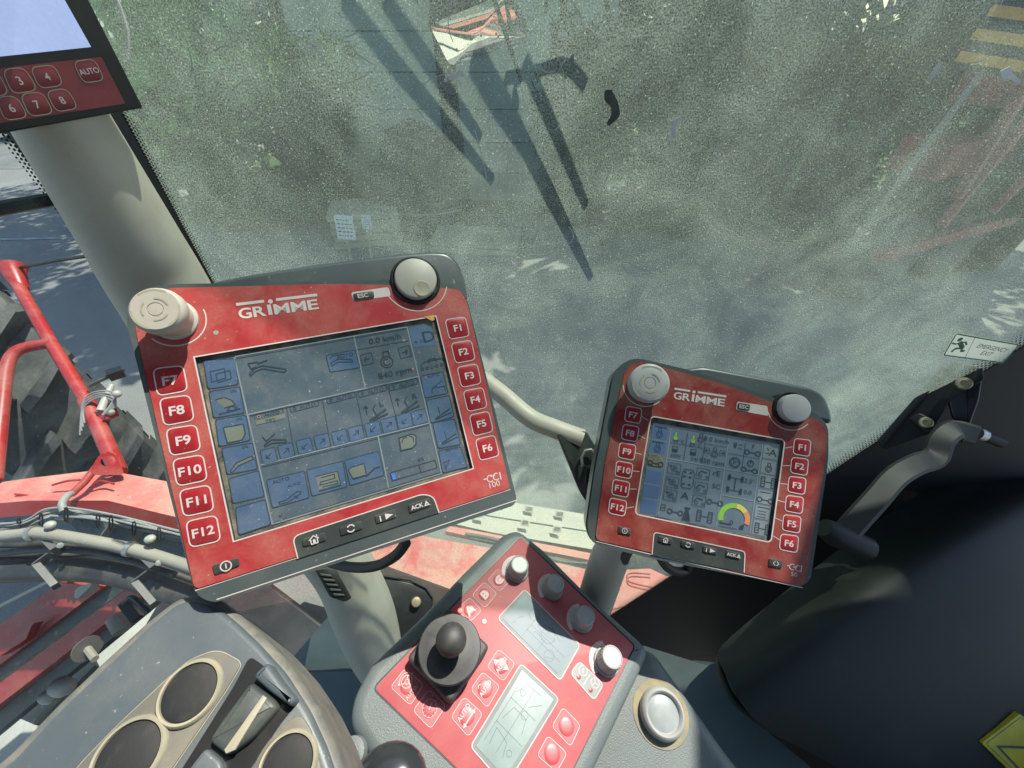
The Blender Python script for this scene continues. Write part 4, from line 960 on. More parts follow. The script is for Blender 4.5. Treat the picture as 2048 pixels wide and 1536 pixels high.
p0 = Vector(S.loc(1545, 805)); p1 = Vector(S.loc(1616, 834))
a0 = math.atan2(p0.y-dc[1], p0.x-dc[0]); a1 = math.atan2(p1.y-dc[1], p1.x-dc[0])
if a0 < 0: a0 += 2*math.pi
while a1 < a0: a1 += 2*math.pi
arc = [(dc[0]+dr*1.04*math.cos(a0+(a1-a0)*k/16), dc[1]+dr*1.04*math.sin(a0+(a1-a0)*k/16)) for k in range(17)]
face = S.locs([(1284, 724), (1332, 736), (1440, 766)]) + arc + rnd(S.locs([(1600, 838), (1640, 840), (1654, 864), (1651, 920), (1612, 1162), (1604, 1173), (1196, 1081), (1191, 1072), (1210, 925), (1250, 739), (1265, 727), (1300, 727)]), .003)[6:-6]
scr = S.locs([(1302, 832), (1570, 880), (1542, 1085), (1270, 1028)])
sc = rnd(scr, .004)
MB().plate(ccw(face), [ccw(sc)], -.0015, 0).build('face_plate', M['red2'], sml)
MB().stroke(sc, .0011, .0001, True).build('screen_outline', M['white'], sml)
MB().stroke(S.locs([(1193, 1083), (1319, 1113), (1606, 1176)]), .0008, -.0005).build('edge_trim_line', M['white'], sml)
screen = MB().prism(inset(ccw(sc), .0004), -.006, -.0030).build('screen', M['bezel'], sml)
ZS = -.0029
act = S.locs([(1306, 845), (1560, 889), (1533, 1077), (1279, 1026)], ZS)
def SP(s, t): # screen coordinates 0..1, t downwards
    a = lerp2(act[0], act[1], s); b = lerp2(act[3], act[2], s); return lerp2(a, b, t)
def SQ(s0, t0, s1, t1): return [SP(s0, t0), SP(s1, t0), SP(s1, t1), SP(s0, t1)]
MB().flat(act, ZS).build('display_area', M['screen2'], screen)
z = ZS+.0002
for i, (s0, t0, s1, t1) in enumerate([(.0, .02, .13, .165), (.0, .19, .13, .325), (0, .35, .13, .48), (0, .52, .13, .655), (0, .68, .13, .815), (0, .84, .13, .985)]):
    MB().flat(rnd(SQ(s0, t0, s1, t1), .001), z).build('screen_tile', M['tile2' if i != 2 else 'sdark2'] if i != 2 else M['bezel'], screen)
for (s0, t0, s1, t1) in [(.885, .02, .99, .17), (.885, .19, .99, .33), (.885, .35, .99, .48), (.885, .51, .99, .65), (.885, .67, .99, .81), (.885, .83, .99, .98)]:
    MB().flat(rnd(SQ(s0, t0, s1, t1), .001), z).build('screen_tile', M['sline'], screen)
mb = MB(); z = ZS+.0003
for a, b in (((.15, .03), (.15, .98)), ((.15, .36), (.87, .36)), ((.61, .03), (.61, .98)), ((.87, .03), (.87, .98)), ((.61, .64), (.87, .64))): mb.stroke([SP(*a), SP(*b)], .0008, z)
mb.build('divider_lines', M['sline'], screen)
mb = MB(); dd_ = math.atan2(act[1][1]-act[0][1], act[1][0]-act[0][0])
W1 = math.hypot(act[1][0]-act[0][0], act[1][1]-act[0][1]); H1 = math.hypot(act[3][0]-act[0][0], act[3][1]-act[0][1])
def tx(t, s, tt, h, bold=.0, wx=1.1): mb.text(t, SP(s, tt), H1*h, z+.0001, dd_, bold, wx)
def ln(pts, wd=.0006, closed=False): mb.stroke([SP(*p) for p in pts], wd, z+.0001, closed)
def ci(s, t, r, wd=.0006, n=14): mb.stroke(circ(SP(s, t), r*H1, n), wd, z+.0001, True)
def axle(s, t, k=1.):
    ci(s, t, .024*k, .0009); ci(s+.085*k, t, .024*k, .0009); ln([(s+.02*k, t), (s+.065*k, t)], .0009)
def eng(s, t, k=1.):
    ci(s, t, .035*k); ci(s, t, .018*k, .0005); ln([(s-.012*k, t-.035*k), (s-.012*k, t-.07*k), (s+.012*k, t-.07*k), (s+.012*k, t-.035*k)], .0005)
def wheels(s, t, k=1.):
    for dx in (0, .08*k): ln([(s+dx-.014*k, t-.05*k), (s+dx+.014*k, t-.05*k), (s+dx+.014*k, t+.05*k), (s+dx-.014*k, t+.05*k)], .0007, True)
    for dx in (0, .08*k):
        for q in (-.025, 0, .025): ln([(s+dx-.01*k, t+q*k), (s+dx+.01*k, t+q*k-.008)], .0005)
    ln([(s+.014*k, t), (s+.066*k, t)], .0006)
eng(.065, .12); ln([(.02, .035), (.11, .035), (.105, .05)], .0008); eng(.065, .28); ln([(.11, .205), (.02, .205), (.025, .22)], .0008); axle(.025, .44); ln([(.02, .47), (.115, .47)])
tx('44°C', .225, .155, .042); tx('69°C', .36, .165, .042); tx('600l', .215, .315, .042); tx('34l', .365, .315, .042); tx('0.0 km/h', .515, .07, .05); tx('850 rpm', .505, .31, .05)
ln([(.285, .04), (.285, .35)], .0004); ln([(.43, .04), (.43, .35)], .0004); ln([(.16, .185), (.43, .185)], .0004); ln([(.43, .13), (.6, .13)], .0004); ln([(.74, .04), (.74, .35)], .0004); ln([(.62, .19), (.86, .19)], .0004)
eng(.395, .095, .9); eng(.515, .225); 
for s, t in ((.205, .245), (.35, .245)): ln([(s-.02, t-.03), (s+.02, t-.03), (s+.02, t+.03), (s-.02, t+.03)], .0005, True); mb.flat([SP(s-.02, t), SP(s+.02, t), SP(s+.02, t+.03), SP(s-.02, t+.03)], z+.0001)
for s, t, dr_ in ((.455, .2, -1), (.575, .2, 1)): ln([(s-.02, t-.027), (s+.02, t-.027), (s+.02, t+.027), (s-.02, t+.027)], .0004, True); ln([(s-.012, t), (s+.012, t)]); ln([(s+dr_*.003, t-.012), (s+dr_*.013, t), (s+dr_*.003, t+.012)])
axle(.76, .14); tx('?', .80, .08, .07); ci(.68, .275, .055); ci(.68, .275, .042); tx('P', .68, .275, .05); axle(.755, .33); ci(.80, .255, .03, .0008); ln([(.80, .21), (.80, .255)], .0008)
ln([(.655, .06), (.66, .11), (.67, .11), (.672, .06)], .0009); ln([(.69, .075), (.72, .075)]); ln([(.69, .115), (.72, .12)])
tx('A', .955, .10, .075, 0, 1.2); ln([(.90, .12), (.93, .11)]); ln([(.905, .06), (.925, .085)]); eng(.94, .28, .9); wheels(.91, .42); axle(.905, .61); ln([(.90, .53), (.98, .53)]); ln([(.9, .69), (.985, .69), (.98, .70)]); wheels(.915, .91)
for t in (.73, .76, .79): ln([(.905, t), (.97, t)], .0004)
for s in (.655, .755):     # chassis sketch with four wheels
    for t in (.44, .57): ln([(s, t-.03), (s, t+.03)], .0022)
ln([(.655, .44), (.755, .44)]); ln([(.655, .57), (.755, .57)]); ln([(.705, .44), (.705, .57)], .0008); tx('2.5°', .81, .44, .045); tx('0.0', .81, .56, .045)
for s0, t0 in ((.17, .40), (.17, .55), (.17, .69)):
    ln([(s0, t0), (s0+.1, t0), (s0+.1, t0+.115), (s0, t0+.115)], .0004, True); ci(s0+.05, t0+.055, .032, .0005); ci(s0+.05, t0+.055, .012, .0007); ci(s0+.02, t0+.03, .010, .0005); ci(s0+.082, t0+.09, .012, .0005)
for s0, t0 in ((.40, .40), (.40, .55), (.40, .69)):
    ln([(s0, t0), (s0+.1, t0), (s0+.1, t0+.115), (s0, t0+.115)], .0004, True); ln([(s0+.01, t0+.07), (s0+.03, t0+.03), (s0+.08, t0+.04)], .0008); ci(s0+.085, t0+.085, .012, .0005); ci(s0+.03, t0+.08, .016, .0005)
ln([(.30, .44), (.37, .44), (.385, .48), (.385, .60), (.37, .64), (.30, .64), (.29, .60), (.29, .48)], .0006, True)
for s0 in (.31, .355):
    for t0 in (.47, .52, .6): ln([(s0-.01, t0), (s0+.01, t0)], .0014)
tx('A', .335, .72, .075, .01, 1.2); axle(.47+.06, .735); axle(.235, .915); wheels(.465, .90, 1.1); tx('rE', .555, .42, .06); tx('SC', .565, .56, .05)
ln([(.16, .86), (.195, .86), (.195, .92), (.16, .92)], .0005, True); ln([(.165, .89), (.19, .89)]); mb.flat([SP(.335, .98), SP(.405, .98), SP(.38, .87), SP(.355, .87)], z+.0001); mb.flat([SP(.345, .84), SP(.395, .84), SP(.39, .86), SP(.35, .86)], z+.0001)
tx('0', .72, .905, .05); ln([(.63, .93), (.72, .93)], .0012); mb.flat([SP(.78, .96), SP(.815, .96), SP(.82, .90), SP(.79, .92)], z+.0001); ln([(.63, .965), (.77, .965)], .0005)
mb.build('screen_print', M['sdark2'], screen)
gc = SP(.735, .86)
for nme, mt, b0, b1 in (('gauge_green', 'sgreen', 200, 85), ('gauge_yellow', 'syel', 85, 40), ('gauge_orange', 'sor', 40, -15)):
    MB().stroke(circ(gc, .135*H1, 14, R(b0), R(b1)), .0042, z+.0002).build(nme, M[mt], screen)
mb = MB()
for s, t in ((.195, .125), (.335, .125)): mb.flat(circ(SP(s, t), .022*H1, 12), z+.0002); mb.flat([SP(s-.006, t-.06), SP(s+.006, t-.06), SP(s+.006, t), SP(s-.006, t)], z+.0002)
mb.build('thermometer_icon', M['sgreen'], screen)
fkeys(S, sml, [(1252.8, 812.3), (1284.3, 817.5), (1279.8, 847.5), (1248.6, 841.5)], [(1220, 995.3), (1254, 1002), (1249, 1032.6), (1216.7, 1025.8)], ['F7', 'F8', 'F9', 'F10', 'F11', 'F12'], .0030, .0008, .40)
fkeys(S, sml, [(1588.6, 876.7), (1621.6, 880.4), (1618.6, 913.3), (1585.6, 907.4)], [(1561.7, 1067.3), (1597, 1072.4), (1593.8, 1105.4), (1558.3, 1098.6)], ['F1', 'F2', 'F3', 'F4', 'F5', 'F6'], .0030, .0008, .40)
mb = MB()
for a, b in (((1284, 833), (1296, 841)), ((1277, 870), (1290, 877)), ((1271, 905.5), (1284, 909)), ((1263, 941.5), (1279, 943)), ((1257, 978), (1273, 978)), ((1251.5, 1016.5), (1268, 1013.5)),
             ((1571, 896), (1585, 893.5)), ((1566, 931.5), (1581, 931)), ((1560, 967), (1575, 968.5)), ((1555, 1000.5), (1571, 1005)), ((1549, 1035), (1565, 1042.5)), ((1546, 1071.5), (1560, 1080))):
    mb.stroke(S.locs([a, b]), .0006, .00012)
mb.build('key_leader_lines', M['white'], sml)
logo(S, sml, (1346, 797), (1450, 813), (1350, 775.5), (1455, 794), (1388, 784))
bp = rnd(S.locs([(1304, 1109), (1308, 1064), (1490, 1103), (1488, 1145)]), [0, .003, .003, 0])
MB().flat(bp, .0001).build('key_bar', M['dark'], sml); MB().stroke(bp, .0008, .0003).build('key_bar_outline', M['white'], sml)
for k, (x, y) in {'home': (1331, 1080), 'cycle': (1376, 1089), 'info': (1420, 1100), 'ack': (1466, 1109)}.items():
    softkey(S, sml, [(x-14, y-9), (x+14, y-3), (x+13, y+9), (x-15, y+3)], k, .0042)
softkey(S, sml, [(1237, 1052), (1262, 1057), (1261, 1070), (1236, 1065)], 'power', .0044)
softkey(S, sml, [(1538, 1116), (1565, 1121), (1563, 1136), (1536, 1131)], 'swap', .0044)
MB().flat(rnd(S.locs([(1474, 803), (1535, 812), (1537, 832), (1472, 820)]), .0018), .00012).build('escape_frame', M['white'], sml)
ek = MB().prism(rnd(S.locs([(1476, 805), (1500, 809), (1498, 822), (1474, 818)]), .0016), 0, .0009, .0003, 2).build('escape_key', M['dark'], sml)
MB().text('ESC', S.loc(1487, 813.5), S.mpp(1487, 813)*8, .00105, dd_, .02, 1.05).build('key_legend', M['white'], ek)
mp_ = S.mpp(1590, 1135); mb = MB()
mb.text('C', S.loc(1583, 1133), mp_*14, .0002, dd_, 0, .9).text('C', S.loc(1595, 1136), mp_*14, .0002, dd_, 0, .9)
mb.stroke(S.locs([(1574, 1131), (1580, 1132)]), mp_*2, .0002).stroke(S.locs([(1603.5, 1130), (1601.5, 1144)]), mp_*2.2, .0002).stroke(S.locs([(1586, 1133.5), (1594, 1135)]), mp_*2, .0002)
mb.text('50', S.loc(1588, 1148), mp_*9, .0002, dd_, 0, 1.1).build('type_mark', M['white'], sml)
MB().lathe([(dr, -.018), (dr, .0005), (dr*.95, .0018), (dr*.9, .0018), (dr*.88, -.003)], 36, dc).build('dial_ring', M['black'], sml)
cr = dr*.82
MB().lathe([(cr, -.005), (cr, .007), (cr*.96, .0086), (cr*.88, .0090), (0, .0091)], 40, dc).build('jog_dial', M['knobg'], sml)
MB().stroke([(dc[0]+dr*1.28*math.cos(a), dc[1]+dr*1.28*math.sin(a)) for a in [R(200)+R(125)*k/24 for k in range(25)]], .0008, .0001).build('dial_arc', M['white'], sml)
kc = (1290, 770)
mushroom(S, sml, kc, S.mpp(*kc)*39, .019, S.mpp(*kc)*32, 'knobg')
kl = S.loc(*kc); kr = S.mpp(*kc)*44
MB().stroke([(kl[0]+kr*math.cos(a), kl[1]+kr*math.sin(a)) for a in [R(190)+R(130)*k/24 for k in range(25)]], .0008, .0001).build('knob_arc', M['white'], sml)
# ================================================================== camera monitor, top left
V = Frame(at(287, 215, .37), (.857, -.515, 0), (.515, .857, 0))
mon = thing('camera_monitor', 'black framed camera monitor with a red key strip, cut off by the top left corner', 'monitor', V.M)
mo = V.locs([(287, 216), (0, 268)]); pbr = mo[0]; pbl = (mo[1][0]-.10, mo[1][1])
dn = (mo[1][0]-mo[0][0], mo[1][1]-mo[0][1]); sl_ = dn[1]/dn[0]
pbl = (pbr[0]-.42, pbr[1]-.42*sl_); tr_ = (V.loc(186, 0)[0], V.loc(186, 0)[1]+.14)
MB().prism(rnd([pbr, (pbr[0]+ (tr_[0]-pbr[0]), tr_[1]), (pbl[0], tr_[1]), pbl], .002), -.022, 0, .0012, 2).build('housing', M['black'], mon)
s1, s2, s3 = V.locs([(182, 94), (129, 0), (0, 113)])
ext = lambda a, b, k: (a[0]+(b[0]-a[0])*k, a[1]+(b[1]-a[1])*k)
MB().prism([s1, ext(s1, s2, 2.1), (ext(s1, s3, 2)[0], ext(s1, s2, 2.1)[1]), ext(s1, s3, 2)], -.001, .0004).build('screen', M['screen3'], mon)
r1, r2, r3, r4 = V.locs([(250, 207), (202, 114), (0, 136), (0, 246)])
MB().prism([r1, r2, ext(r2, r3, 1.6), ext(r1, r4, 1.6)], -.001, .0006).build('key_strip', M['reddark'], mon)
mk = [('4', [(58, 134), (107, 129), (126, 170), (78, 177)]), ('3', [(2, 139), (47, 134), (75, 180), (24, 188)]), ('8', [(90, 182), (132, 176), (156, 216), (111, 224)]),
      ('7', [(38, 188), (83, 183), (107, 226), (58, 233)]), ('6', [(-10, 194), (31, 191), (56, 234), (8, 241)]), ('AUTO', [(144, 123), (187, 117), (208, 160), (165, 166)]), ('2', [(-55, 146), (-8, 140), (18, 188), (-28, 195)])]
for t_, q in mk:
    ql = V.locs(q); k = MB().prism(rnd(ql, .005), 0, .0011, .0003, 2, bottom=False).build('monitor_key', M['reddark'], mon, label='red key printed ' + t_)
    MB().stroke(rnd(ql, .005), .0006, .0013, True).build('key_outline', M['ring'], k)
    c = cen(ql); hh = abs(ql[3][1]-ql[0][1])
    MB().text(t_, c, hh*(.36 if len(t_) == 1 else .27), .0014, math.atan2(ql[1][1]-ql[0][1], ql[1][0]-ql[0][0]), .012, 1.0).build('key_legend', M['white'], k)
MB().bar(V.M.inverted() @ at(196, 238, .385), V.M.inverted() @ at(230, 236, .385), .012, .006).build('mounting_clip', M['black'], mon)
# cable loop beside it
cb = MB().tube(spline([at(222, -30, .55), at(246, 30, .55), at(258, 80, .55), at(252, 130, .55), at(228, 170, .56), at(200, 190, .57)]), .0042, 10).build('monitor_cable', M['rubber'])
tag(cb, 'dark grey cable looping down beside the top left monitor', 'cable')
# ================================================================== control console
K = Frame(at(1040, 1250, .40), (.15, -.01, .985), (1, 0, 0))
con = thing('control_console', 'grey grained console with a pinkish red key panel, between the two terminals', 'console', K.M)
body = K.locs([(1037, 1058), (1087, 1098), (1184, 1195), (1302, 1300), (1180, 1560), (1080, 1760), (860, 1700), (699, 1450), (706, 1395), (742, 1330), (842, 1234), (926, 1146), (1008, 1066)])
MB().prism(rnd(body, [.012, 0, 0, .012, 0, 0, 0, .03, .02, 0, 0, 0, .01], 6), -.16, .004, .011, 6).build('console_body', M['grey'], con)
pan = K.locs([(1041, 1074), (1268, 1292), (1146, 1536), (1050, 1760), (1000, 1620), (748, 1377)], .0042)
pan = rnd(pan, [.004, .004, 0, 0, 0, .006])
MB().prism(pan, .003, .0046, .0004, 2).build('key_panel', M['red3'], con)
MB().stroke(rnd(K.locs([(1041, 1072), (1270, 1292), (1146, 1538), (1050, 1762), (1000, 1622), (745, 1377)], .0042), [.004, .004, 0, 0, 0, .006]), .0014, .0041, True).build('panel_seam', M['black'], con)
ZK = .0047
def KL(pts, h=ZK): return K.locs(pts, h)
def ckey(q, draw=None, h=.0009, seam=True, r=.0035):
    p = rnd(KL(q), r)
    k = MB().prism(inset(ccw(p), .0006), ZK-.0003, ZK+.0002, 0, bottom=False).build('membrane_key', M['red3'], con)
    MB().stroke(p, .00055, ZK+.0003, True).build('key_outline', M['whitep'], k)
    if draw:
        mb = MB(); draw(mb, KL(q), cen(KL(q))); mb.build('key_legend', M['whitep'], k)
    return k
def dome(k, c, r):
    MB().lathe([(r, ZK+.0001), (r*.85, ZK+.0005), (r*.5, ZK+.0007), (0, ZK+.00075)], 24, c).build('key_dome', M['redkey3'], k)
zz = ZK+.0009
def dirang(q): return math.atan2(q[1][1]-q[0][1], q[1][0]-q[0][0])
def letter(ch):
    def f(mb, q, c): mb.text(ch, c, .0085, zz, dirang(q), .035, 1.1)
    return f
for ch, q in (('C', [(974.5, 1161), (995.5, 1137), (1021, 1161), (998.7, 1183.7)]), ('B', [(944, 1190), (968, 1164), (994, 1187), (969.6, 1216)]), ('A', [(913, 1221), (939, 1195), (963, 1221), (941, 1243)])):
    k = ckey(q, letter(ch)); dome(k, cen(KL(q)), .0062)
MB().lathe([(.0021, ZK), (.0018, ZK+.001), (0, ZK+.0014)], 14, KL([(920.5, 1221)])[0]).build('indicator_led', M['led'], con)
MB().lathe([(.0024, ZK), (.0022, ZK+.0004), (0, ZK+.0005)], 14, KL([(968.6, 1243)])[0]).build('indicator_dot', M['whitep'], con)
def a_auto(style):
    def f(mb, q, c):
        a = dirang(q) if False else math.atan2(q[1][1]-q[0][1], q[1][0]-q[0][0])
        ux, uy = math.cos(a), math.sin(a); vx, vy = -uy, ux
        P = lambda s, t: (c[0]+ux*s+vx*t, c[1]+uy*s+vy*t)
        if style == 'plain':
            mb.text('AUTO', P(0, 0), .0037, zz, a, .02, 1.0); mb.stroke([P(-.004+.0004*i, .0048+.0012*math.sin(i*.31)) for i in range(11)], .0007, zz)
        if style == 'line':
            mb.text('AUTO', P(0, .0035), .0037, zz, a, .02, 1.0); mb.stroke([P(-.005, -.003), P(.005, -.003)], .0010, zz)
            for s in (-1, 1): mb.flat([P(s*.0082, -.003), P(s*.005, -.0012), P(s*.005, -.0048)], zz)
        if style == 'up':
            mb.text('AUTO', P(0, 0), .0037, zz, a, .02, 1.0)
            for s in (-1, 1): mb.flat([P(-.001*s, .0085*s), P(-.004*s, .0038*s), P(.002*s, .0038*s)], zz)
    return f
AU = [('up', [(974, 1334), (997, 1298), (1030, 1327), (1007, 1363)]), ('plain', [(941.5, 1379), (965, 1343.5), (999.6, 1372.6), (974.5, 1416)]), ('line', [(902, 1434), (928, 1393.6), (965.4, 1427.5), (937, 1474)])]
for st_, q in AU:
    k = ckey(q, a_auto(st_)); dome(k, cen(KL(q)), .0072)
def wheelicon(mb, q, c):
    a = dirang(q); c2 = (c[0]-.001, c[1]+.003)
    mb.stroke(circ(c2, .0046, 22), .0006, zz, True); mb.stroke(circ(c2, .0066, 22, R(60), R(200)), .0005, zz); mb.stroke(circ(c2, .0018, 12), .0006, zz, True)
    for b in (90, 210, 330): mb.stroke([(c2[0]+.0018*math.cos(R(b)), c2[1]+.0018*math.sin(R(b))), (c2[0]+.0046*math.cos(R(b)), c2[1]+.0046*math.sin(R(b)))], .0007, zz)
    for b in (60, 200): mb.lathe([(.0010, zz), (0, zz+.00005)], 10, (c2[0]+.0066*math.cos(R(b)), c2[1]+.0066*math.sin(R(b))))
    mb.text('AUTO', (c[0]+.004, c[1]-.0048), .0030, zz, a, .015, 1.0)
def gaugeicon(mb, q, c):
    mb.stroke(circ(c, .0062, 24), .0004, zz, True)
    for b in range(0, 360, 30): mb.stroke([(c[0]+.0048*math.cos(R(b)), c[1]+.0048*math.sin(R(b))), (c[0]+.0060*math.cos(R(b)), c[1]+.0060*math.sin(R(b)))], .0004, zz)
    mb.stroke([(c[0]-.0005, c[1]-.001), (c[0]+.0015, c[1]+.0042)], .0006, zz); mb.flat(circ((c[0]+.001, c[1]+.0085), .0006, 8), zz)
for fn, q in ((wheelicon, [(781, 1374), (810, 1337), (847, 1369), (821, 1411)]), (gaugeicon, [(826, 1421), (858, 1379), (892, 1411), (861.5, 1458)])):
    k = ckey(q, fn); dome(k, cen(KL(q)), .0065)
for q in ([(1103.6, 1453), (1126, 1414.6), (1161, 1450), (1141, 1493.7)], [(1074, 1511), (1095.6, 1471), (1134, 1506.6), (1113, 1544)]):
    k = ckey(q); dome(k, cen(KL(q)), .0072)
# grey symbol field
q = KL([(1140.8, 1346.8), (1158.5, 1322.5), (1207, 1369), (1187.6, 1401)]); p = rnd(q, .004)
gf = MB().flat(p, ZK+.0002).build('symbol_field', M['panelgrey'], con)
mb = MB().stroke(p, .0008, ZK+.0004, True); a, b, c, d = q
m1_ = lerp2(a, b, .5); m2_ = lerp2(d, c, .5); x1 = lerp2(b, c, .5); x0 = lerp2(a, d, .5)
mb.stroke([lerp2(x1, x0, .1), lerp2(x1, x0, .9)], .0007, ZK+.0004)
for (u, v, kind) in ((.26, .72, 0), (.76, .72, 1)):
    c_ = lerp2(lerp2(a, d, u), lerp2(b, c, u), v); mb.stroke(circ(c_, .0040, 18), .0006, ZK+.0004, True)
    if kind: 
        for bb in (90, 210, 330): mb.stroke([c_, (c_[0]+.004*math.cos(R(bb)), c_[1]+.004*math.sin(R(bb)))], .0005, ZK+.0004)
    else: mb.stroke([(c_[0], c_[1]-.002), (c_[0], c_[1]+.002)], .0006, ZK+.0004)
mb.build('symbol_print', M['whitep'], gf)
mb = MB()
for (u, v) in ((.26, .25), (.76, .25)): mb.lathe([(.0021, ZK+.0003), (0, ZK+.0008)], 14, lerp2(lerp2(a, d, u), lerp2(b, c, u), v))
mb.build('red_lens', M['redkey'], gf)
# displays
def lcd(outer, inner, lines, matin):
    p = rnd(KL(outer), .004); f = MB().prism(p, ZK-.001, ZK+.0003).build('display_frame', M['lcdf'], con)
    MB().stroke(p, .0009, ZK+.0005, True).build('frame_outline', M['whitep'], f)
    qi = KL(inner); MB().prism(qi, ZK, ZK+.0006).build('display_glass', M[matin], f)
    mb = MB(); S_ = lambda s, t: lerp2(lerp2(qi[0], qi[1], s), lerp2(qi[3], qi[2], s), t)
    for pl in lines: mb.stroke([S_(*w_) for w_ in pl], .00032, ZK+.0007)
    da = math.atan2(qi[1][1]-qi[0][1], qi[1][0]-qi[0][0]); dh = math.hypot(qi[3][0]-qi[0][0], qi[3][1]-qi[0][1])
    for s0, t0, r0 in ((.2, .78, .07), (.8, .3, .08), (.62, .62, .1)): mb.stroke(circ(S_(s0, t0), dh*r0, 14), .00032, ZK+.0007, True)
    mb.build('display_segments', M['lcdline'], f); return f
lcd([(995, 1237), (1049, 1179), (1160, 1290), (1120, 1362)], [(1005, 1237), (1047, 1191), (1151, 1293), (1116, 1349)],
    [[(.05, .35), (.95, .35)], [(.3, .35), (.3, .95)], [(.5, .35), (.5, .95)], [(.05, .62), (.5, .62)], [(.12, .15), (.25, .15)], [(.35, .15), (.52, .2)], [(.56, .5), (.64, .75), (.72, .5), (.64, .42), (.56, .5)], [(.36, .45), (.44, .45), (.44, .58), (.36, .58)], [(.8, .45), (.9, .8)], [(.75, .8), (.92, .55)], [(.1, .75), (.22, .85)]], 'lcdi')
lcd([(940.5, 1493), (1042, 1327), (1118, 1398), (1011, 1574)], [(952, 1492), (1044, 1341), (1107, 1399), (1010, 1556)],
    [[(.35, .1), (.35, .95)], [(.66, .1), (.66, .9)], [(.1, .5), (.9, .5)], [(.75, .15), (.92, .3), (.92, .7)], [(.42, .2), (.6, .3), (.6, .7), (.44, .8)], [(.12, .25), (.3, .2), (.26, .6), (.12, .7)], [(.1, .1), (.9, .12)], [(.72, .6), (.85, .85)]], 'lcd')
# turning knobs
KN = [((1034, 1142), (1045, 1108), 18.5), ((1104, 1178), (1115, 1148), 17.5), ((1163, 1241), (1175, 1205), 18), ((1213, 1323), (1229.5, 1284), 21)]
for (bx, by), (tx_, ty_), rp in KN:
    c = KL([(bx, by)])[0]; r = K.mpp(bx, by)*rp*.93; h = .0185
    prof = [(r*1.28, ZK), (r*1.30, ZK+.0012), (r*1.22, ZK+.0026), (r*1.10, ZK+.003)]
    kb = MB().lathe(prof + [(r*1.08, ZK+.0035), (r*1.0, ZK+h-.0012), (r*.95, ZK+h-.0003), (r*.85, ZK+h), (r*.82, ZK+h-.0004), (0, ZK+h-.0004)], 36, c).build('turning_knob', M['knobg'], con)
    fl = MB()
    for k in range(24):
        a = 2*math.pi*k/24; u = Vector((math.cos(a), math.sin(a), 0))
        fl.bar(Vector((c[0], c[1], ZK+.0045))+u*r*1.065, Vector((c[0], c[1], ZK+h-.0022))+u*r*1.0, .0007, .0008, u)
    fl.build('knob_ribs', M['knobg'], kb)
    s_ = circ(c, r*1.75, 14, R(95), R(215)); s2_ = circ((c[0]+r*.18, c[1]-r*.12), r*1.42, 14, R(95), R(215))
    MB().flat(s_ + s2_[::-1], ZK+.0002).build('knob_scale', M['whitep'], con)
# small joystick (its own thing on the panel)
jc = KL([(897, 1312)])[0]
j = thing('joystick', 'small dark rubber thumb joystick with a round collar, standing on the red console panel', 'joystick', K.M @ TM((jc[0], jc[1], ZK)))
dir_ = dirang(KL([(941.5, 1379), (965, 1343.5)]))
b0 = [(Matrix.Rotation(dir_, 2) @ Vector(p)) for p in ((-.0265, -.0265), (.0265, -.0265), (.0265, .0265), (-.0265, .0265))]
MB().prism(rnd([tuple(p) for p in b0], .005), 0, .016, .003, 3).build('base', M['stickrub'], j)
MB().lathe([(.022, .010), (.024, .013), (.020, .016), (.023, .019), (.0195, .021), (.0265, .026), (.0275, .0285), (.0265, .0305), (.020, .0315), (.0125, .0335), (0, .034)], 48).build('gaiter_collar', M['stickrub'], j)
MB().lathe([(.0105, .030), (.0095, .038), (.010, .046), (.0122, .051), (.0128, .0555), (.0122, .060), (.0098, .0645), (.006, .0668), (0, .0675)], 32).build('thumb_grip', M['stickrub'], j)
# right hand shoulder of the console with its round cap
KS = Frame(at(1323, 1430, .375), (.05, -.16, .985), (1, 0, 0))
sh_ = KS.locs([(1262, 1296), (1310, 1296), (1357, 1362), (1397, 1416), (1457, 1502), (1520, 1580), (1620, 1760), (1000, 1800), (1120, 1580), (1200, 1400)])
MB().prism(rnd([tuple(p) for p in sh_], [.01, .02, .05, .05, .05, .03, 0, 0, 0, 0], 6), -.14, 0, .016, 7).build('console_shoulder', M['grey'], con).matrix_local = K.M.inverted() @ KS.M
cc = KS.loc(1321, 1426)
cp = thing('round_cap', 'round pale grey push cap in the console, right of the red panel', 'button', KS.M @ TM((cc[0], cc[1], 0)))
cr_ = KS.mpp(1321, 1426)*40
MB().lathe([(cr_*1.03, -.002), (cr_*1.06, .006), (cr_*.98, .010), (cr_*.88, .0112), (cr_*.80, .0100), (cr_*.76, .0075), (cr_*.72, .0070)], 48).build('ring', M['knobg'], cp)
MB().lathe([(cr_*.78, .0066), (cr_*.7, .0078), (cr_*.4, .0088), (0, .0092)], 40).build('cap', surf('pale_cap', (.32, .36, .355), .35, TAN, .25, 60), cp)
MB().lathe([(cr_*1.04, .0002), (cr_*1.35, .0006), (cr_*1.38, 0)], 40).build('grime_ring', surf('yellow_grime', (.22, .21, .16), .7, (.40, .32, .14), .8, 60, .42, .6), cp)
# dark shiny lever knob at the bottom edge
lk = thing('lever_knob', 'glossy black lever knob poking up at the bottom edge beside the console', 'lever', TM(at(782, 1556, .285)))
MB().ball((0, 0, 0), .0205, 24, 14, (1.25, 1, .75)).build('knob', surf('gloss_black', (.03, .033, .035), .18), lk)
MB().tube([(0, 0, -.008), (.002, -.01, -.06)], .006).build('stem', M['black'], lk)
MB().lathe([(.011, -.004), (.010, .002), (.005, .003), (0, .003)], 24, (0, 0), TM(Vector((-.036, .014, -.012)))).build('side_button', M['grey'], lk)
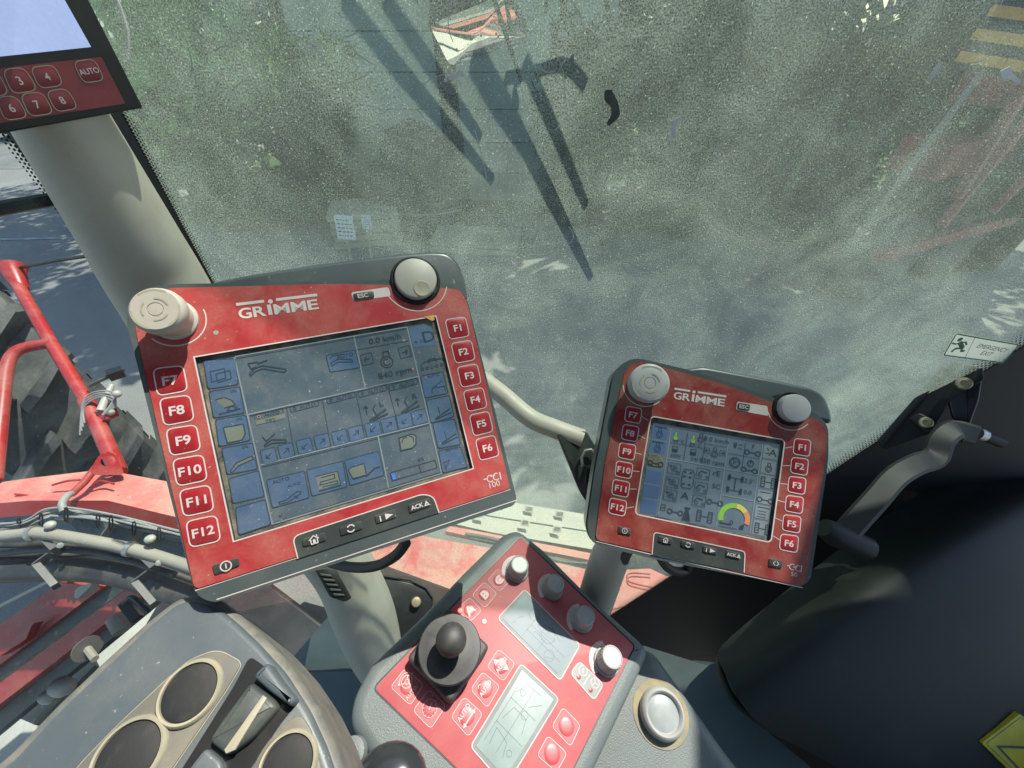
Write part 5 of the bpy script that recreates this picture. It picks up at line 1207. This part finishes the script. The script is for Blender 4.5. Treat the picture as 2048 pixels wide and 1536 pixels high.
# ================================================================== arm rest control head
A = Frame(at(384, 1385, .235), (.10, -.06, .99), (1, 0, 0))
arm = thing('armrest_keypad', 'blue grey armrest control head with round black buttons, bottom left', 'armrest', A.M)
sil = A.locs([(386, 1180), (434, 1193), (482, 1232), (532, 1279), (583, 1337), (634, 1416), (668, 1490), (700, 1590), (720, 1760), (300, 1850), (-220, 1750), (-120, 1600), (0, 1507), (102, 1403), (205, 1308), (290, 1232), (342, 1193)])
sil = rnd(sil, [.012]+[.004]*16, 4)
MB().prism(sil, -.07, -.004, .006, 5).build('shell', M['armrim'], arm)
top = A.locs([(388, 1196), (430, 1210), (474, 1246), (520, 1290), (571, 1347), (620, 1424), (652, 1494), (684, 1590), (700, 1740), (300, 1830), (-180, 1750), (-80, 1600), (22, 1520), (115, 1420), (215, 1326), (298, 1248), (350, 1207)])
MB().prism(rnd(top, [.012]+[.004]*16, 4), -.012, 0, .004, 4).build('top_shell', M['bluegrey'], arm)
pf = A.locs([(424, 1303), (445, 1304), (478, 1322), (482, 1332), (455, 1378), (330, 1560), (180, 1760), (20, 1760), (150, 1540), (239, 1448), (342, 1352), (380, 1320)])
pfr = rnd(pf, .006, 4)
MB().prism(pfr, -.004, .0012, .0007, 2).build('button_field', M['armpan'], arm)
MB().stroke(pfr, .0010, .00035, True).build('field_seam', M['ring'], arm)
pf2 = A.locs([(592, 1432), (606, 1434), (624, 1460), (640, 1520), (660, 1620), (500, 1650), (505, 1530), (545, 1470)])
MB().prism(rnd(pf2, .008, 4), -.004, .0012, .0007, 2).build('button_field', M['armpan'], arm)
for cx, cy, ro in ((384, 1385, 60), (262, 1512, 69), (578, 1530, 58)):
    c = A.loc(cx, cy); r = A.mpp(cx, cy)*ro
    b = MB().lathe([(r, .0010), (r*.99, .0030), (r*.93, .0042), (r*.86, .0040), (r*.84, .0020)], 44, c).build('button_ring', M['ring'], arm)
    MB().lathe([(r*.83, .0012), (r*.82, .0032), (r*.7, .0042), (r*.35, .0050), (0, .0052)], 40, c).build('button_cap', M['cap'], arm)
slot = A.locs([(500, 1312), (526, 1330), (600, 1400), (560, 1450), (500, 1540), (440, 1640), (300, 1640), (400, 1482), (470, 1370)])
MB().prism(rnd(slot, .004), -.002, .0006).build('slider_slot', M['black'], arm)
w1 = A.locs([(534, 1322), (562, 1362), (590, 1398), (579, 1412), (540, 1384), (503, 1352)], .010)
MB().prism(rnd(w1, .003), -.002, .010, .003, 3).build('slider_guard', M['bluegrey'], arm)
w2 = A.locs([(500, 1362), (548, 1398), (556, 1414), (500, 1478), (452, 1512), (414, 1482), (440, 1442)], .008)
MB().prism(rnd(w2, .003), -.002, .008, .0035, 3).build('thumb_slider', M['dark'], arm)
w3 = A.locs([(526, 1390), (534, 1396), (470, 1500), (452, 1508), (448, 1500)], .0082)
MB().prism(w3, .007, .0086, .0006, 2).build('worn_edge', M['ring'], arm)
MB().prism(rnd(A.locs([(532, 1422), (541, 1424), (517, 1457), (506, 1456)], .008), .001), .0005, .0065, .0005, 2).build('slider_lamp', surf('lilac_lens', (.20, .19, .36), .25), arm)
w4 = A.locs([(410, 1494), (442, 1522), (446, 1540), (380, 1620), (330, 1600)], .006)
MB().prism(rnd(w4, .003), -.002, .006, .002, 3).build('slider_guard', M['bluegrey'], arm)
# ================================================================== machine outside, left
def poly3(pts, d, back=(0, 0, -.03)):
    """a slab whose front outline is given by (px, py[, depth]) points"""
    V = [at(p[0], p[1], p[2] if len(p) > 2 else d) for p in pts]; b = Vector(back); N = len(V)
    return MB().add(V + [v+b for v in V], [tuple(range(N)), tuple(reversed(range(N, 2*N)))] + [(i, N+i, N+(i+1) % N, (i+1) % N) for i in range(N)])
# wheel
WR = 1.1; AX = Vector((math.sin(.603), math.cos(.603), 0))
WX = AX.cross(Vector((0, 0, 1)))
wm_ = Matrix((WX, AX.cross(WX), AX)).transposed().to_4x4(); wm_.translation = Vector((-2.696, 1.611, 1.06))
wh = thing('tractor_wheel', 'big black lugged tractor wheel left of the cab, behind the red rail', 'wheel', wm_)
ty = [(.45, -.17), (.62, -.20), (.80, -.21), (.89, -.19), (.91, -.13), (.915, 0), (.91, .13), (.89, .19), (.80, .21), (.62, .20), (.45, .17)]
MB().lathe([(a*WR, b) for a, b in ty], 80).build('tyre', M['tyre'], wh)
MB().lathe([(a*WR, b) for a, b in [(.46, -.15), (.40, -.13), (.36, -.04), (.16, -.02), (.14, -.08), (0, -.08)]], 48).build('rim', M['redpaint'], wh)
lug = None
for k in range(64):
    s = 1 if k % 2 else -1; a = 2*math.pi*k/64
    if lug is None:
        P = []
        for (zz_, off, r0, r1) in ((.225, -.05, .80, .93), (.19, -.03, .86, 1.01), (.08, .04, .90, 1.01), (.0, .08, .90, 1.01)):
            for da, rr in ((-.027, r0), (-.017, r1), (.017, r1), (.027, r0)):
                th = off+da; P.append((rr*WR*math.cos(th), rr*WR*math.sin(th), zz_))
        Fq = [(i*4+q, (i+1)*4+q, (i+1)*4+q+1, i*4+q+1) for i in range(3) for q in range(3)] + [(0, 1, 2, 3), (15, 14, 13, 12)]
        lug = MB().add(P, Fq).build('tyre_lug', M['tyre'], wh, smooth=False); o = lug
    else:
        o = lug.copy(); scene.collection.objects.link(o); o.parent = wh
    o.rotation_euler = (R(180) if s < 0 else 0, 0, a)
# red transverse beam
bm_ = thing('platform_beam', 'dusty red box beam with a bevelled top edge in front of the wheel', 'beam')
top_ = [(-120, 980), (60, 955), (212, 938), (330, 962), (520, 1010), (520, 1075), (332, 1030), (215, 1000), (62, 1000), (-120, 1012)]
BD = .98
def beamstrip(name, a, b, mat, d=None):
    V = []; F = []
    for p in a: V.append(at(*p))
    for p in b: V.append(at(*p))
    n = len(a)
    for i in range(n-1): F.append((i, i+1, n+i+1, n+i))
    return V, F, n
t0 = [(-140, 985, 1.06), (60, 956, 1.06), (205, 939, 1.06), (330, 962, 1.06), (560, 1010, 1.06)]
t1 = [(-140, 1018, .98), (62, 1001, .98), (215, 1001, .98), (335, 1030, .98), (560, 1082, .98)]
t2 = [(-140, 1046, .985), (62, 1030, .985), (215, 1032, .985), (330, 1062, .985), (560, 1120, .985)]
V, F, n = beamstrip('t', t0, t1, None); V2, F2, n2 = beamstrip('f', t1, t2, None)
bk = [v+Vector((0, .02, -.12)) for v in V[:n]]
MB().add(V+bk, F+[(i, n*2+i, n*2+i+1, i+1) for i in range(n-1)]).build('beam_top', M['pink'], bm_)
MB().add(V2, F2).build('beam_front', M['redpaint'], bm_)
mb = MB()
for pl in ([(30, 988), (62, 992), (64, 996)], [(24, 1014), (58, 1006), (64, 1003)], [(105, 970), (135, 962), (160, 960)], [(218, 996), (238, 992)], [(214, 1010), (238, 1018)], [(180, 975), (200, 962), (228, 968)]):
    mb.tube(spline([at(a, b, 1.0-.0005*(1000-b)*0) for a, b in pl], 4), .0028, 6)
mb.build('weld_beads', M['redpaint'], bm_)
# rail post with cross tube
rp = thing('guard_rail', 'red tubular guard rail with a flared socket top, beside the big wheel', 'rail')
MB().tube([at(30, 560, 1.30), at(105, 690, 1.22), at(172, 800, 1.15)], .0165, 14).build('post', M['redpaint'], rp)
MB().tube([at(172, 800, 1.15), at(205, 870, 1.11), at(238, 945, 1.06)], .0195, 14).build('post_base', M['redpaint'], rp)
mb = MB().tube([at(44, 580, 1.295), at(27, 545, 1.31), at(25, 533, 1.315)], [.018, .030, .036], 16); mb.build('socket', M['redpaint'], rp)
MB().tube(spline([at(104, 686, 1.22), at(60, 693, 1.20), at(30, 705, 1.18), at(14, 735, 1.16), at(6, 800, 1.13), at(-4, 900, 1.08), at(-10, 960, 1.05)], 6), .0155, 14).build('side_loop', M['redpaint'], rp)
o = poly3([(160, 826, 1.12), (208, 822, 1.12), (214, 838, 1.12), (190, 848, 1.12), (193, 856, 1.11), (178, 858, 1.11)], 1.12, (.0, .03, -.02)); o.build('clamp_plate', M['redpaint'], rp)
# pull lever lug with a hole
LF = Frame(at(215, 922, 1.02), ray(215, 922)*-1, (1, 0, 0))
lg = thing('lifting_lug', 'red steel lug with a round hole and a strut on the beam', 'lug', LF.M)
MB().plate(ccw(rnd(LF.locs([(180, 940), (198, 910), (216, 902), (232, 910), (250, 950), (186, 950)]), .012)), [circ(LF.loc(216, 922), .0135, 20)], -.012, .004).build('plate', M['redpaint'], lg)
o = MB().tube([at(196, 930, 1.015), at(168, 965, .985), at(141, 990, .965)], .0085, 10); o = o.build('strut', M['redpaint'], lg); o.matrix_parent_inverse = LF.M.inverted()
# thin bar between the rail top and the pillar
tag(MB().tube([at(40, 535, 1.31), at(120, 519, 1.25), at(206, 508, 1.2)], .006, 8).build('mirror_rod', M['black']), 'thin dark rod running from the rail top to the pillar', 'rod')
# lamp bracket with white sleeve by the wheel
lb = thing('lamp_bracket', 'small white sleeved bracket with wires clipped to the guard rail', 'bracket')
MB().tube([at(201, 822, 1.12), at(212, 795, 1.14), at(224, 770, 1.16)], [.010, .009, .007], 10).build('white_sleeve', M['knob'], lb)
MB().tube([at(176, 772, 1.15), at(205, 758, 1.17), at(248, 738, 1.2)], .006, 8).build('thin_arm', M['blkhose'], lb)
MB().bar(at(216, 752, 1.17), at(246, 742, 1.19), .03, .025).build('lamp_foot', M['black'], lb)
mb = MB()
for k in range(4): mb.tube(spline([at(160+k*3, 870-k*8, 1.1), at(168, 800+k*5, 1.12), at(200, 782+k*4, 1.13), at(232, 790+k*6, 1.14), at(205, 830, 1.11)], 6), .0022, 6)
mb.build('wires', M['cable'], lb)
for x, y in ((234, 788), (220, 824)): MB().ball(at(x, y, 1.13), .011, 10, 8).build('wing_nut', M['knob'], lb)
# cable harness
hr = thing('cable_harness', 'bundle of thin grey cables tied together along the red beam', 'cable harness')
rn = random.Random(12)
base = [(-60, 1052), (40, 1046), (88, 1024), (130, 1018), (190, 1026), (270, 1044), (345, 1062), (460, 1090)]
for k in range(11):
    o1 = rn.uniform(-9, 11); pts = []
    for i, (x, y) in enumerate(base): pts.append(at(x, y+o1+rn.uniform(-3, 3)+4, .925+rn.uniform(-.012, .012)))
    MB().tube(spline(pts, 7), .0026, 7).build('cable', M['cable'], hr)
for x, y in ((38, 1042), (82, 1034), (132, 1022), (196, 1034), (222, 1038), (268, 1050), (318, 1062)):
    MB().tube([at(x+7*math.cos(a*.7)*.5, y+7+15*math.sin(a*.7), .915-.012*math.cos(a*.7+1.5)) for a in range(10)], .0016, 6).build('cable_tie', M['blkhose'], hr)
MB().tube(spline([at(128, 1022, .915), at(124, 1008, .92), at(134, 992, .94), at(142, 988, .955)], 5), .0075, 10).build('branch_cable', M['cable'], hr)
# beige hose with clamps
ho = thing('sleeved_hose', 'thick beige sleeved hose with two metal clamps beneath the harness', 'hose')
hpts = spline([at(-60, 1078, .885), at(30, 1070, .885), at(75, 1066, .885), at(160, 1078, .885), at(262, 1098, .885), at(345, 1122, .885), at(460, 1160, .885)], 8)
MB().tube(hpts, .0125, 16).build('hose', M['hose'], ho)
for a, b in ((at(62, 1067, .885), at(70, 1066, .885)), (at(256, 1097, .885), at(265, 1099, .885))):
    MB().tube([a, b], .0165, 18).build('clamp', M['metal'], ho)
for x, y in ((100, 1050), (300, 1078)):
    MB().ball(at(x, y, .88), .010, 10, 8, (1.2, 1, .8)).build('clamp_bolt', M['knob'], ho)
# black hoses below
hz = [([(-60, 1118), (60, 1100), (150, 1100), (240, 1116), (350, 1150)], .9, .0075, 'second'), ([(-60, 1110), (80, 1112), (200, 1108), (300, 1130), (400, 1165)], .93, .006, 'third'),
      ([(-60, 1142), (80, 1138), (200, 1142), (300, 1166), (430, 1215)], .92, .026, 'thickest'), ([(-60, 1088), (40, 1090), (90, 1086), (170, 1092), (260, 1100)], .93, .007, 'uppermost'), ([(-60, 1160), (100, 1152), (210, 1158), (330, 1190)], .95, .012, 'lowest')]
for pts, d, r, nm in hz:
    o = MB().tube(spline([at(x, y, d) for x, y in pts], 7), r, 14).build('hydraulic_hose', M['blkhose']); tag(o, nm + ' black hydraulic hose under the beige hose', 'hose', 'black hydraulic hoses below the red beam')
# zinc brackets
for i, (x, y, lab) in enumerate(((100, 1085, 'bent zinc bracket holding the hoses, the left one of the pair'), (297, 1120, 'bent zinc bracket holding the hoses, next to the large terminal'))):
    b = thing('hose_bracket', lab, 'bracket', None, 'zinc hose brackets')
    mb = MB().bar(at(x-4, y, .89), at(x+14, y+18, .88), .012, .03, ray(x, y)*-1); mb.build('upper_leg', M['zinc'], b)
    MB().bar(at(x+4, y+24, .88), at(x-26, y+46, .87), .004, .022, (0, 0, 1)).build('middle_leg', M['zinc'], b)
    MB().bar(at(x-25, y+45, .872), at(x+12, y+88, .86), .012, .022, ray(x, y)*-1).build('lower_leg', M['zinc'], b)
    MB().lathe([(.006, 0), (.006, .006), (0, .007)], 8, (0, 0), Frame(at(x+20, y+6, .875), ray(x, y)*-1, (1, 0, 0)).M).build('bolt', M['metal'], b)
# red channel frames underneath
fr = thing('lower_frame', 'dark red slanting channel frame below the hoses at the left edge', 'frame')
def chan(a0, a1, b0, b1, d, mat, nm): poly3([(*a0, d), (*a1, d), (*b1, d), (*b0, d)], d, (0, .05, -.05)).build(nm, M[mat], fr)
chan((-120, 1330), (120, 1165), (-120, 1420), (205, 1175), 1.02, 'redpaint', 'upper_channel')
chan((-120, 1336+70), (215, 1170), (-120, 1440), (250, 1180), 1.05, 'dark', 'web_plate')
chan((-120, 1455), (262, 1172), (-120, 1500), (300, 1178), 1.02, 'redpaint', 'lower_channel')
chan((-120, 1500), (300, 1182), (-120, 1560), (290, 1222), 1.10, 'dark', 'under_rail')
poly3([(-20, 1316, .99), (0, 1300, .99), (68, 1246, .99), (62, 1254, .99), (52, 1278, .99), (0, 1312, .99)], .99, (0, .01, -.02)).build('gusset', M['redpaint'], fr)
poly3([(-80, 1255, 1.0), (-80, 1248, 1.0), (96, 1160, 1.0), (98, 1165, 1.0)], 1.0, (0, .01, -.01)).build('bright_edge', M['whitebar'], fr)
poly3([(150, 1180, .98), (160, 1172, .98), (185, 1165, .98), (178, 1176, .98), (155, 1198, .98), (148, 1194, .98)], .98, (0, .01, -.02)).build('orange_tab', M['whitebar'], fr)
# fittings over the pale ground
ft_ = thing('hydraulic_fitting', 'small beige and dark hydraulic fitting above the pale ground', 'fitting')
MB().tube([at(228, 1235, 1.0), at(244, 1262, .99)], .018, 12).build('body', M['hose'], ft_)
MB().bar(at(250, 1205, .98), at(276, 1238, .97), .02, .03).build('valve', M['black'], ft_)
MB().tube(spline([at(244, 1212, .97), at(262, 1195, .97), at(284, 1212, .96), at(298, 1226, .96)], 5), .006, 8).build('pipe', M['black'], ft_)
ds = thing('small_disc', 'thin pale steel disc on an arm beside the armrest', 'disc')
MB().lathe([(.028, 0), (.028, .004), (0, .004)], 24, (0, 0), Frame(at(174, 1297, .95), (.9, -.3, .3), (0, 1, 0)).M).build('disc', M['zinc'], ds)
MB().tube([at(174, 1297, .95), at(190, 1318, .93)], .008, 8).build('arm', M['hose'], ds)
for k, (x, y) in enumerate(((97, 1394), (124, 1374))):
    o = MB().ball(at(x, y, 1.1), .022 if k == 0 else .03, 14, 10, (1.1, .8, .9)).build('grease_cap', M['knob']); tag(o, ('smaller' if k == 0 else 'larger') + ' of two pale round caps over the bright ground', 'cap')
pl_ = thing('step_plate', 'dark steel step plate shading the pale ground at lower left', 'plate')
poly3([(28, 1432, 1.25), (92, 1352, 1.25), (180, 1310, 1.25), (190, 1330, 1.2), (70, 1450, 1.2)], 1.2, (0, 0, -.02)).build('plate', M['dark'], pl_)
KF = 1.5
def atf(x, y, d): return at(x, y, d*KF)
def poly3f(pts, d, back): return poly3([(p[0], p[1], (p[2] if len(p) > 2 else d)*KF) for p in pts], d*KF, back)
# ================================================================== machine outside, front
fb = thing('front_deck', 'dusty red deck plate right below the windscreen', 'deck')
def onz(px, py, z):            # a pixel seen on the level plane z
    r_ = ray(px, py); return CAM + r_ * ((z-CAM.z)/r_.z)
dk = [(540, 1012), (790, 1058), (839, 1071), (980, 1096), (1180, 1140), (1330, 1172), (1330, 1250), (1180, 1243), (906, 1180), (757, 1126), (540, 1072)]
V = [onz(x, y, .75) for x, y in dk]; lo_ = [v-Vector((0, 0, .03)) for v in V]; N = len(V)
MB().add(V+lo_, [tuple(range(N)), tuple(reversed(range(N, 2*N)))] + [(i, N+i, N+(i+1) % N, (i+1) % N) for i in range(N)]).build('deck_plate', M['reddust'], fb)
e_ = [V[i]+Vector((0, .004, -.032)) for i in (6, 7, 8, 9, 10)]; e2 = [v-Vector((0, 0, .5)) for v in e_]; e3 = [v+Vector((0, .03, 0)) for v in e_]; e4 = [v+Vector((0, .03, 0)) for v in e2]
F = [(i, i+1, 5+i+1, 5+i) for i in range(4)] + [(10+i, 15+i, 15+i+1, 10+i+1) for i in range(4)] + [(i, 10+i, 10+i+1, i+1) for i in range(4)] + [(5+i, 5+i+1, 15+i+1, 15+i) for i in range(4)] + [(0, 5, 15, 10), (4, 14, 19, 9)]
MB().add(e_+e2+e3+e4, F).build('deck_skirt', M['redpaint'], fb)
# raised pink panel with a rolled groove right of the stalk
pp = thing('tool_box_lid', 'pink dusted lid with a pressed groove below the small terminal', 'lid')
PF = Frame(atf(1280, 1165, 1.14), (0, -.1, 1), (1, 0, 0))
o = MB().prism(rnd(PF.locs([(1225, 1140), (1300, 1136), (1330, 1150), (1420, 1170), (1330, 1236), (1180, 1232)]), .01), -.05, 0, .006, 3).build('lid', M['pink'], pp); o.matrix_world = PF.M
mb = MB()
for k, off in enumerate((0, 7)):
    mb.tube([Vector((*PF.loc(x, y+off), .001)) for x, y in spline([(1300, 1148, 0), (1262, 1146, 0), (1254, 1156, 0), (1266, 1166, 0), (1330, 1180, 0), (1420, 1200, 0)], 5) for x, y in [(x.x, x.y)]] if False else [Vector((*PF.loc(p.x, p.y+off), .001)) for p in spline([(1300, 1148, 0), (1262, 1146, 0), (1254, 1156, 0), (1266, 1166, 0), (1330, 1180, 0), (1420, 1200, 0)], 5)], .0035, 6)
o = mb.build('groove', M['redpaint'], pp); o.matrix_world = PF.M
KF = 1.92
# off-white bumper with square ports
wb = thing('front_bumper', 'off white front bumper beam with square ports ahead of the red deck', 'bumper')
q0 = [(700, 940), (985, 998), (1180, 1030), (1500, 1070)]; q1 = [(700, 970), (985, 1032), (1180, 1062), (1500, 1105)]; q2 = [(700, 1000), (985, 1065), (1180, 1098), (1500, 1140)]
V = [atf(x, y, 1.22) for x, y in q0] + [atf(x, y, 1.16) for x, y in q1]; n = 4
low = [v+Vector((0, 0, -.03)) for v in V[n:]]
MB().add(V+low, [(i, i+1, n+i+1, n+i) for i in range(n-1)] + [(n+i, n+i+1, 2*n+i+1, 2*n+i) for i in range(n-1)]).build('upper_rail', M['whitebar'], wb)
V = [atf(x, y+3, 1.145) for x, y in q1] + [atf(x, y, 1.09) for x, y in q2]; low = [v+Vector((0, 0.01, -.07)) for v in V[n:]]
MB().add(V+low, [(i, i+1, n+i+1, n+i) for i in range(n-1)] + [(n+i, n+i+1, 2*n+i+1, 2*n+i) for i in range(n-1)]).build('lower_rail', M['whitebar'], wb)
for (x, y, d) in ((1059, 1018, 1.185), (1051, 1045, 1.11), (1000, 1006, 1.19), (1120, 1028, 1.185), (1115, 1058, 1.11), (960, 1028, 1.11)):
    FF = Frame(atf(x, y, d-.004), ray(x, y)*-1+Vector((0, 0, .5)), (1, .0, -.08))
    o = MB().prism(rnd(FF.locs([(x-9, y-7), (x+9, y-5), (x+8, y+8), (x-10, y+6)]), .004), -.002, .004, .001, 2).build('port_rim', M['whitebar'], wb); o.matrix_world = FF.M
    o2 = MB().prism(rnd(FF.locs([(x-6, y-4.5), (x+6.5, y-3), (x+5, y+5), (x-7, y+4)]), .003), 0, .0045).build('port', M['bezel'], o)
KF = 1.84
# red step strip and dark hose between deck and bumper
MB_ = poly3f([(900, 1052, 1.06), (985, 1068, 1.06), (1190, 1108, 1.06), (1190, 1122, 1.04), (985, 1082, 1.04), (890, 1062, 1.04)], 1.05, (0, 0, -.04)); tag(MB_.build('front_rail', M['pink']), 'narrow pink dusted rail between deck and bumper', 'rail')
for k, pts in enumerate(([(930, 1068), (985, 1078), (1060, 1100), (1120, 1122), (1190, 1128)], [(940, 1076), (1020, 1092), (1090, 1118), (1150, 1140), (1220, 1146)])):
    o = MB().tube(spline([atf(x, y, 1.03) for x, y in pts], 6), .009, 10).build('front_hose', M['blkhose']); tag(o, ('upper' if k == 0 else 'lower') + ' dark hose lying between the red deck and the bumper', 'hose')
# ================================================================== mirror and wipers outside the windscreen
mr = thing('front_mirror', 'convex front mirror reflecting the red machine nose, top centre', 'mirror')
mq = [(858, 50), (1010, -12), (1056, 78), (900, 133)]
mc = at(956, 52, 1.15); tgt = Vector((.02, 1.0, .95))
mn = ((CAM-mc).normalized() + (tgt-mc).normalized()).normalized()
RF = Frame(mc, mn, (1, .0, .3))
ql = ccw(rnd(RF.locs(mq), .02, 5))
MB().prism(inset(ql, -.006), -.05, -.002, .008, 3).build('housing', M['dull'], mr)
for o in [o for o in bpy.data.objects if o.parent == mr]: o.matrix_world = RF.M
# bulged glass
c0 = cen(ql); V = []; F = []; rings = 10
for i in range(rings+1):
    t_ = i/rings
    for p in ql: V.append((c0[0]+(p[0]-c0[0])*t_, c0[1]+(p[1]-c0[1])*t_, .010*(1-t_*t_)-.001))
N = len(ql)
for i in range(rings):
    for k in range(N): j6 = (k+1) % N; F.append((i*N+k, i*N+j6, (i+1)*N+j6, (i+1)*N+k))
o = MB().add(V, F).build('mirror_glass', M['mirror'], mr); o.matrix_world = RF.M
for f in o.data.polygons: f.use_smooth = True



def gd(px, py, off):            # depth of a point a little outside the windscreen
    r_ = ray(px, py); return (GL.O - GN*off - CAM).dot(GN) / r_.dot(GN)
def ga(px, py, off):           # stands off the glass so that its shadow lands on the dust at the pixel
    return at(px, py, gd(px, py, 0)) + SUN * (off / -SUN.dot(GN))
wp = thing('wiper', 'dark windscreen wiper slanting down from the front mirror', 'wiper')
MB().tube([ga(950, 118, .06), ga(1000, 205, .05), ga(1046, 285, .035)], [.0048, .0048, .0035], 10).build('arm', M['dull'], wp)
MB().tube([ga(1036, 262, .03), ga(1100, 390, .02), ga(1182, 556, .012)], [.0035, .0035, .002], 8).build('blade', M['dull'], wp)
wp2 = thing('wiper', 'thinner parallel wiper link right of the main wiper', 'wiper')
MB().tube([ga(1050, 128, .05), ga(1098, 235, .04), ga(1172, 412, .03)], [.0028, .0028, .002], 8).build('arm', M['dull'], wp2)
wp3 = thing('wiper', 'added left pair of thin dark rods throwing slanting streaks on the windscreen dust', 'wiper')  # added rods, placed so their shadows make the left dark streaks
MB().tube([ga(688, 0, .06), ga(790, 130, .05), ga(985, 360, .03)], [.0032, .0035, .002], 8).build('arm', M['dull'], wp3)
MB().tube([ga(770, 0, .06), ga(860, 130, .05), ga(960, 275, .03)], [.0028, .003, .002], 8).build('blade', M['dull'], wp3)
MB().tube(spline([ga(1010, 158, .03), ga(1075, 142, .03), ga(1120, 130, .03), ga(1150, 146, .03), ga(1170, 172, .03)], 5), .0021, 12).build('arm', M['dull'], mr)
MB().tube(spline([ga(1034, 215, .025), ga(1030, 175, .028), ga(1052, 146, .03)], 5), .0018, 10).build('stay', M['dull'], mr)
MB().ball(ga(1138, 134, .03), .0032, 14, 10).build('joint', M['dull'], mr)
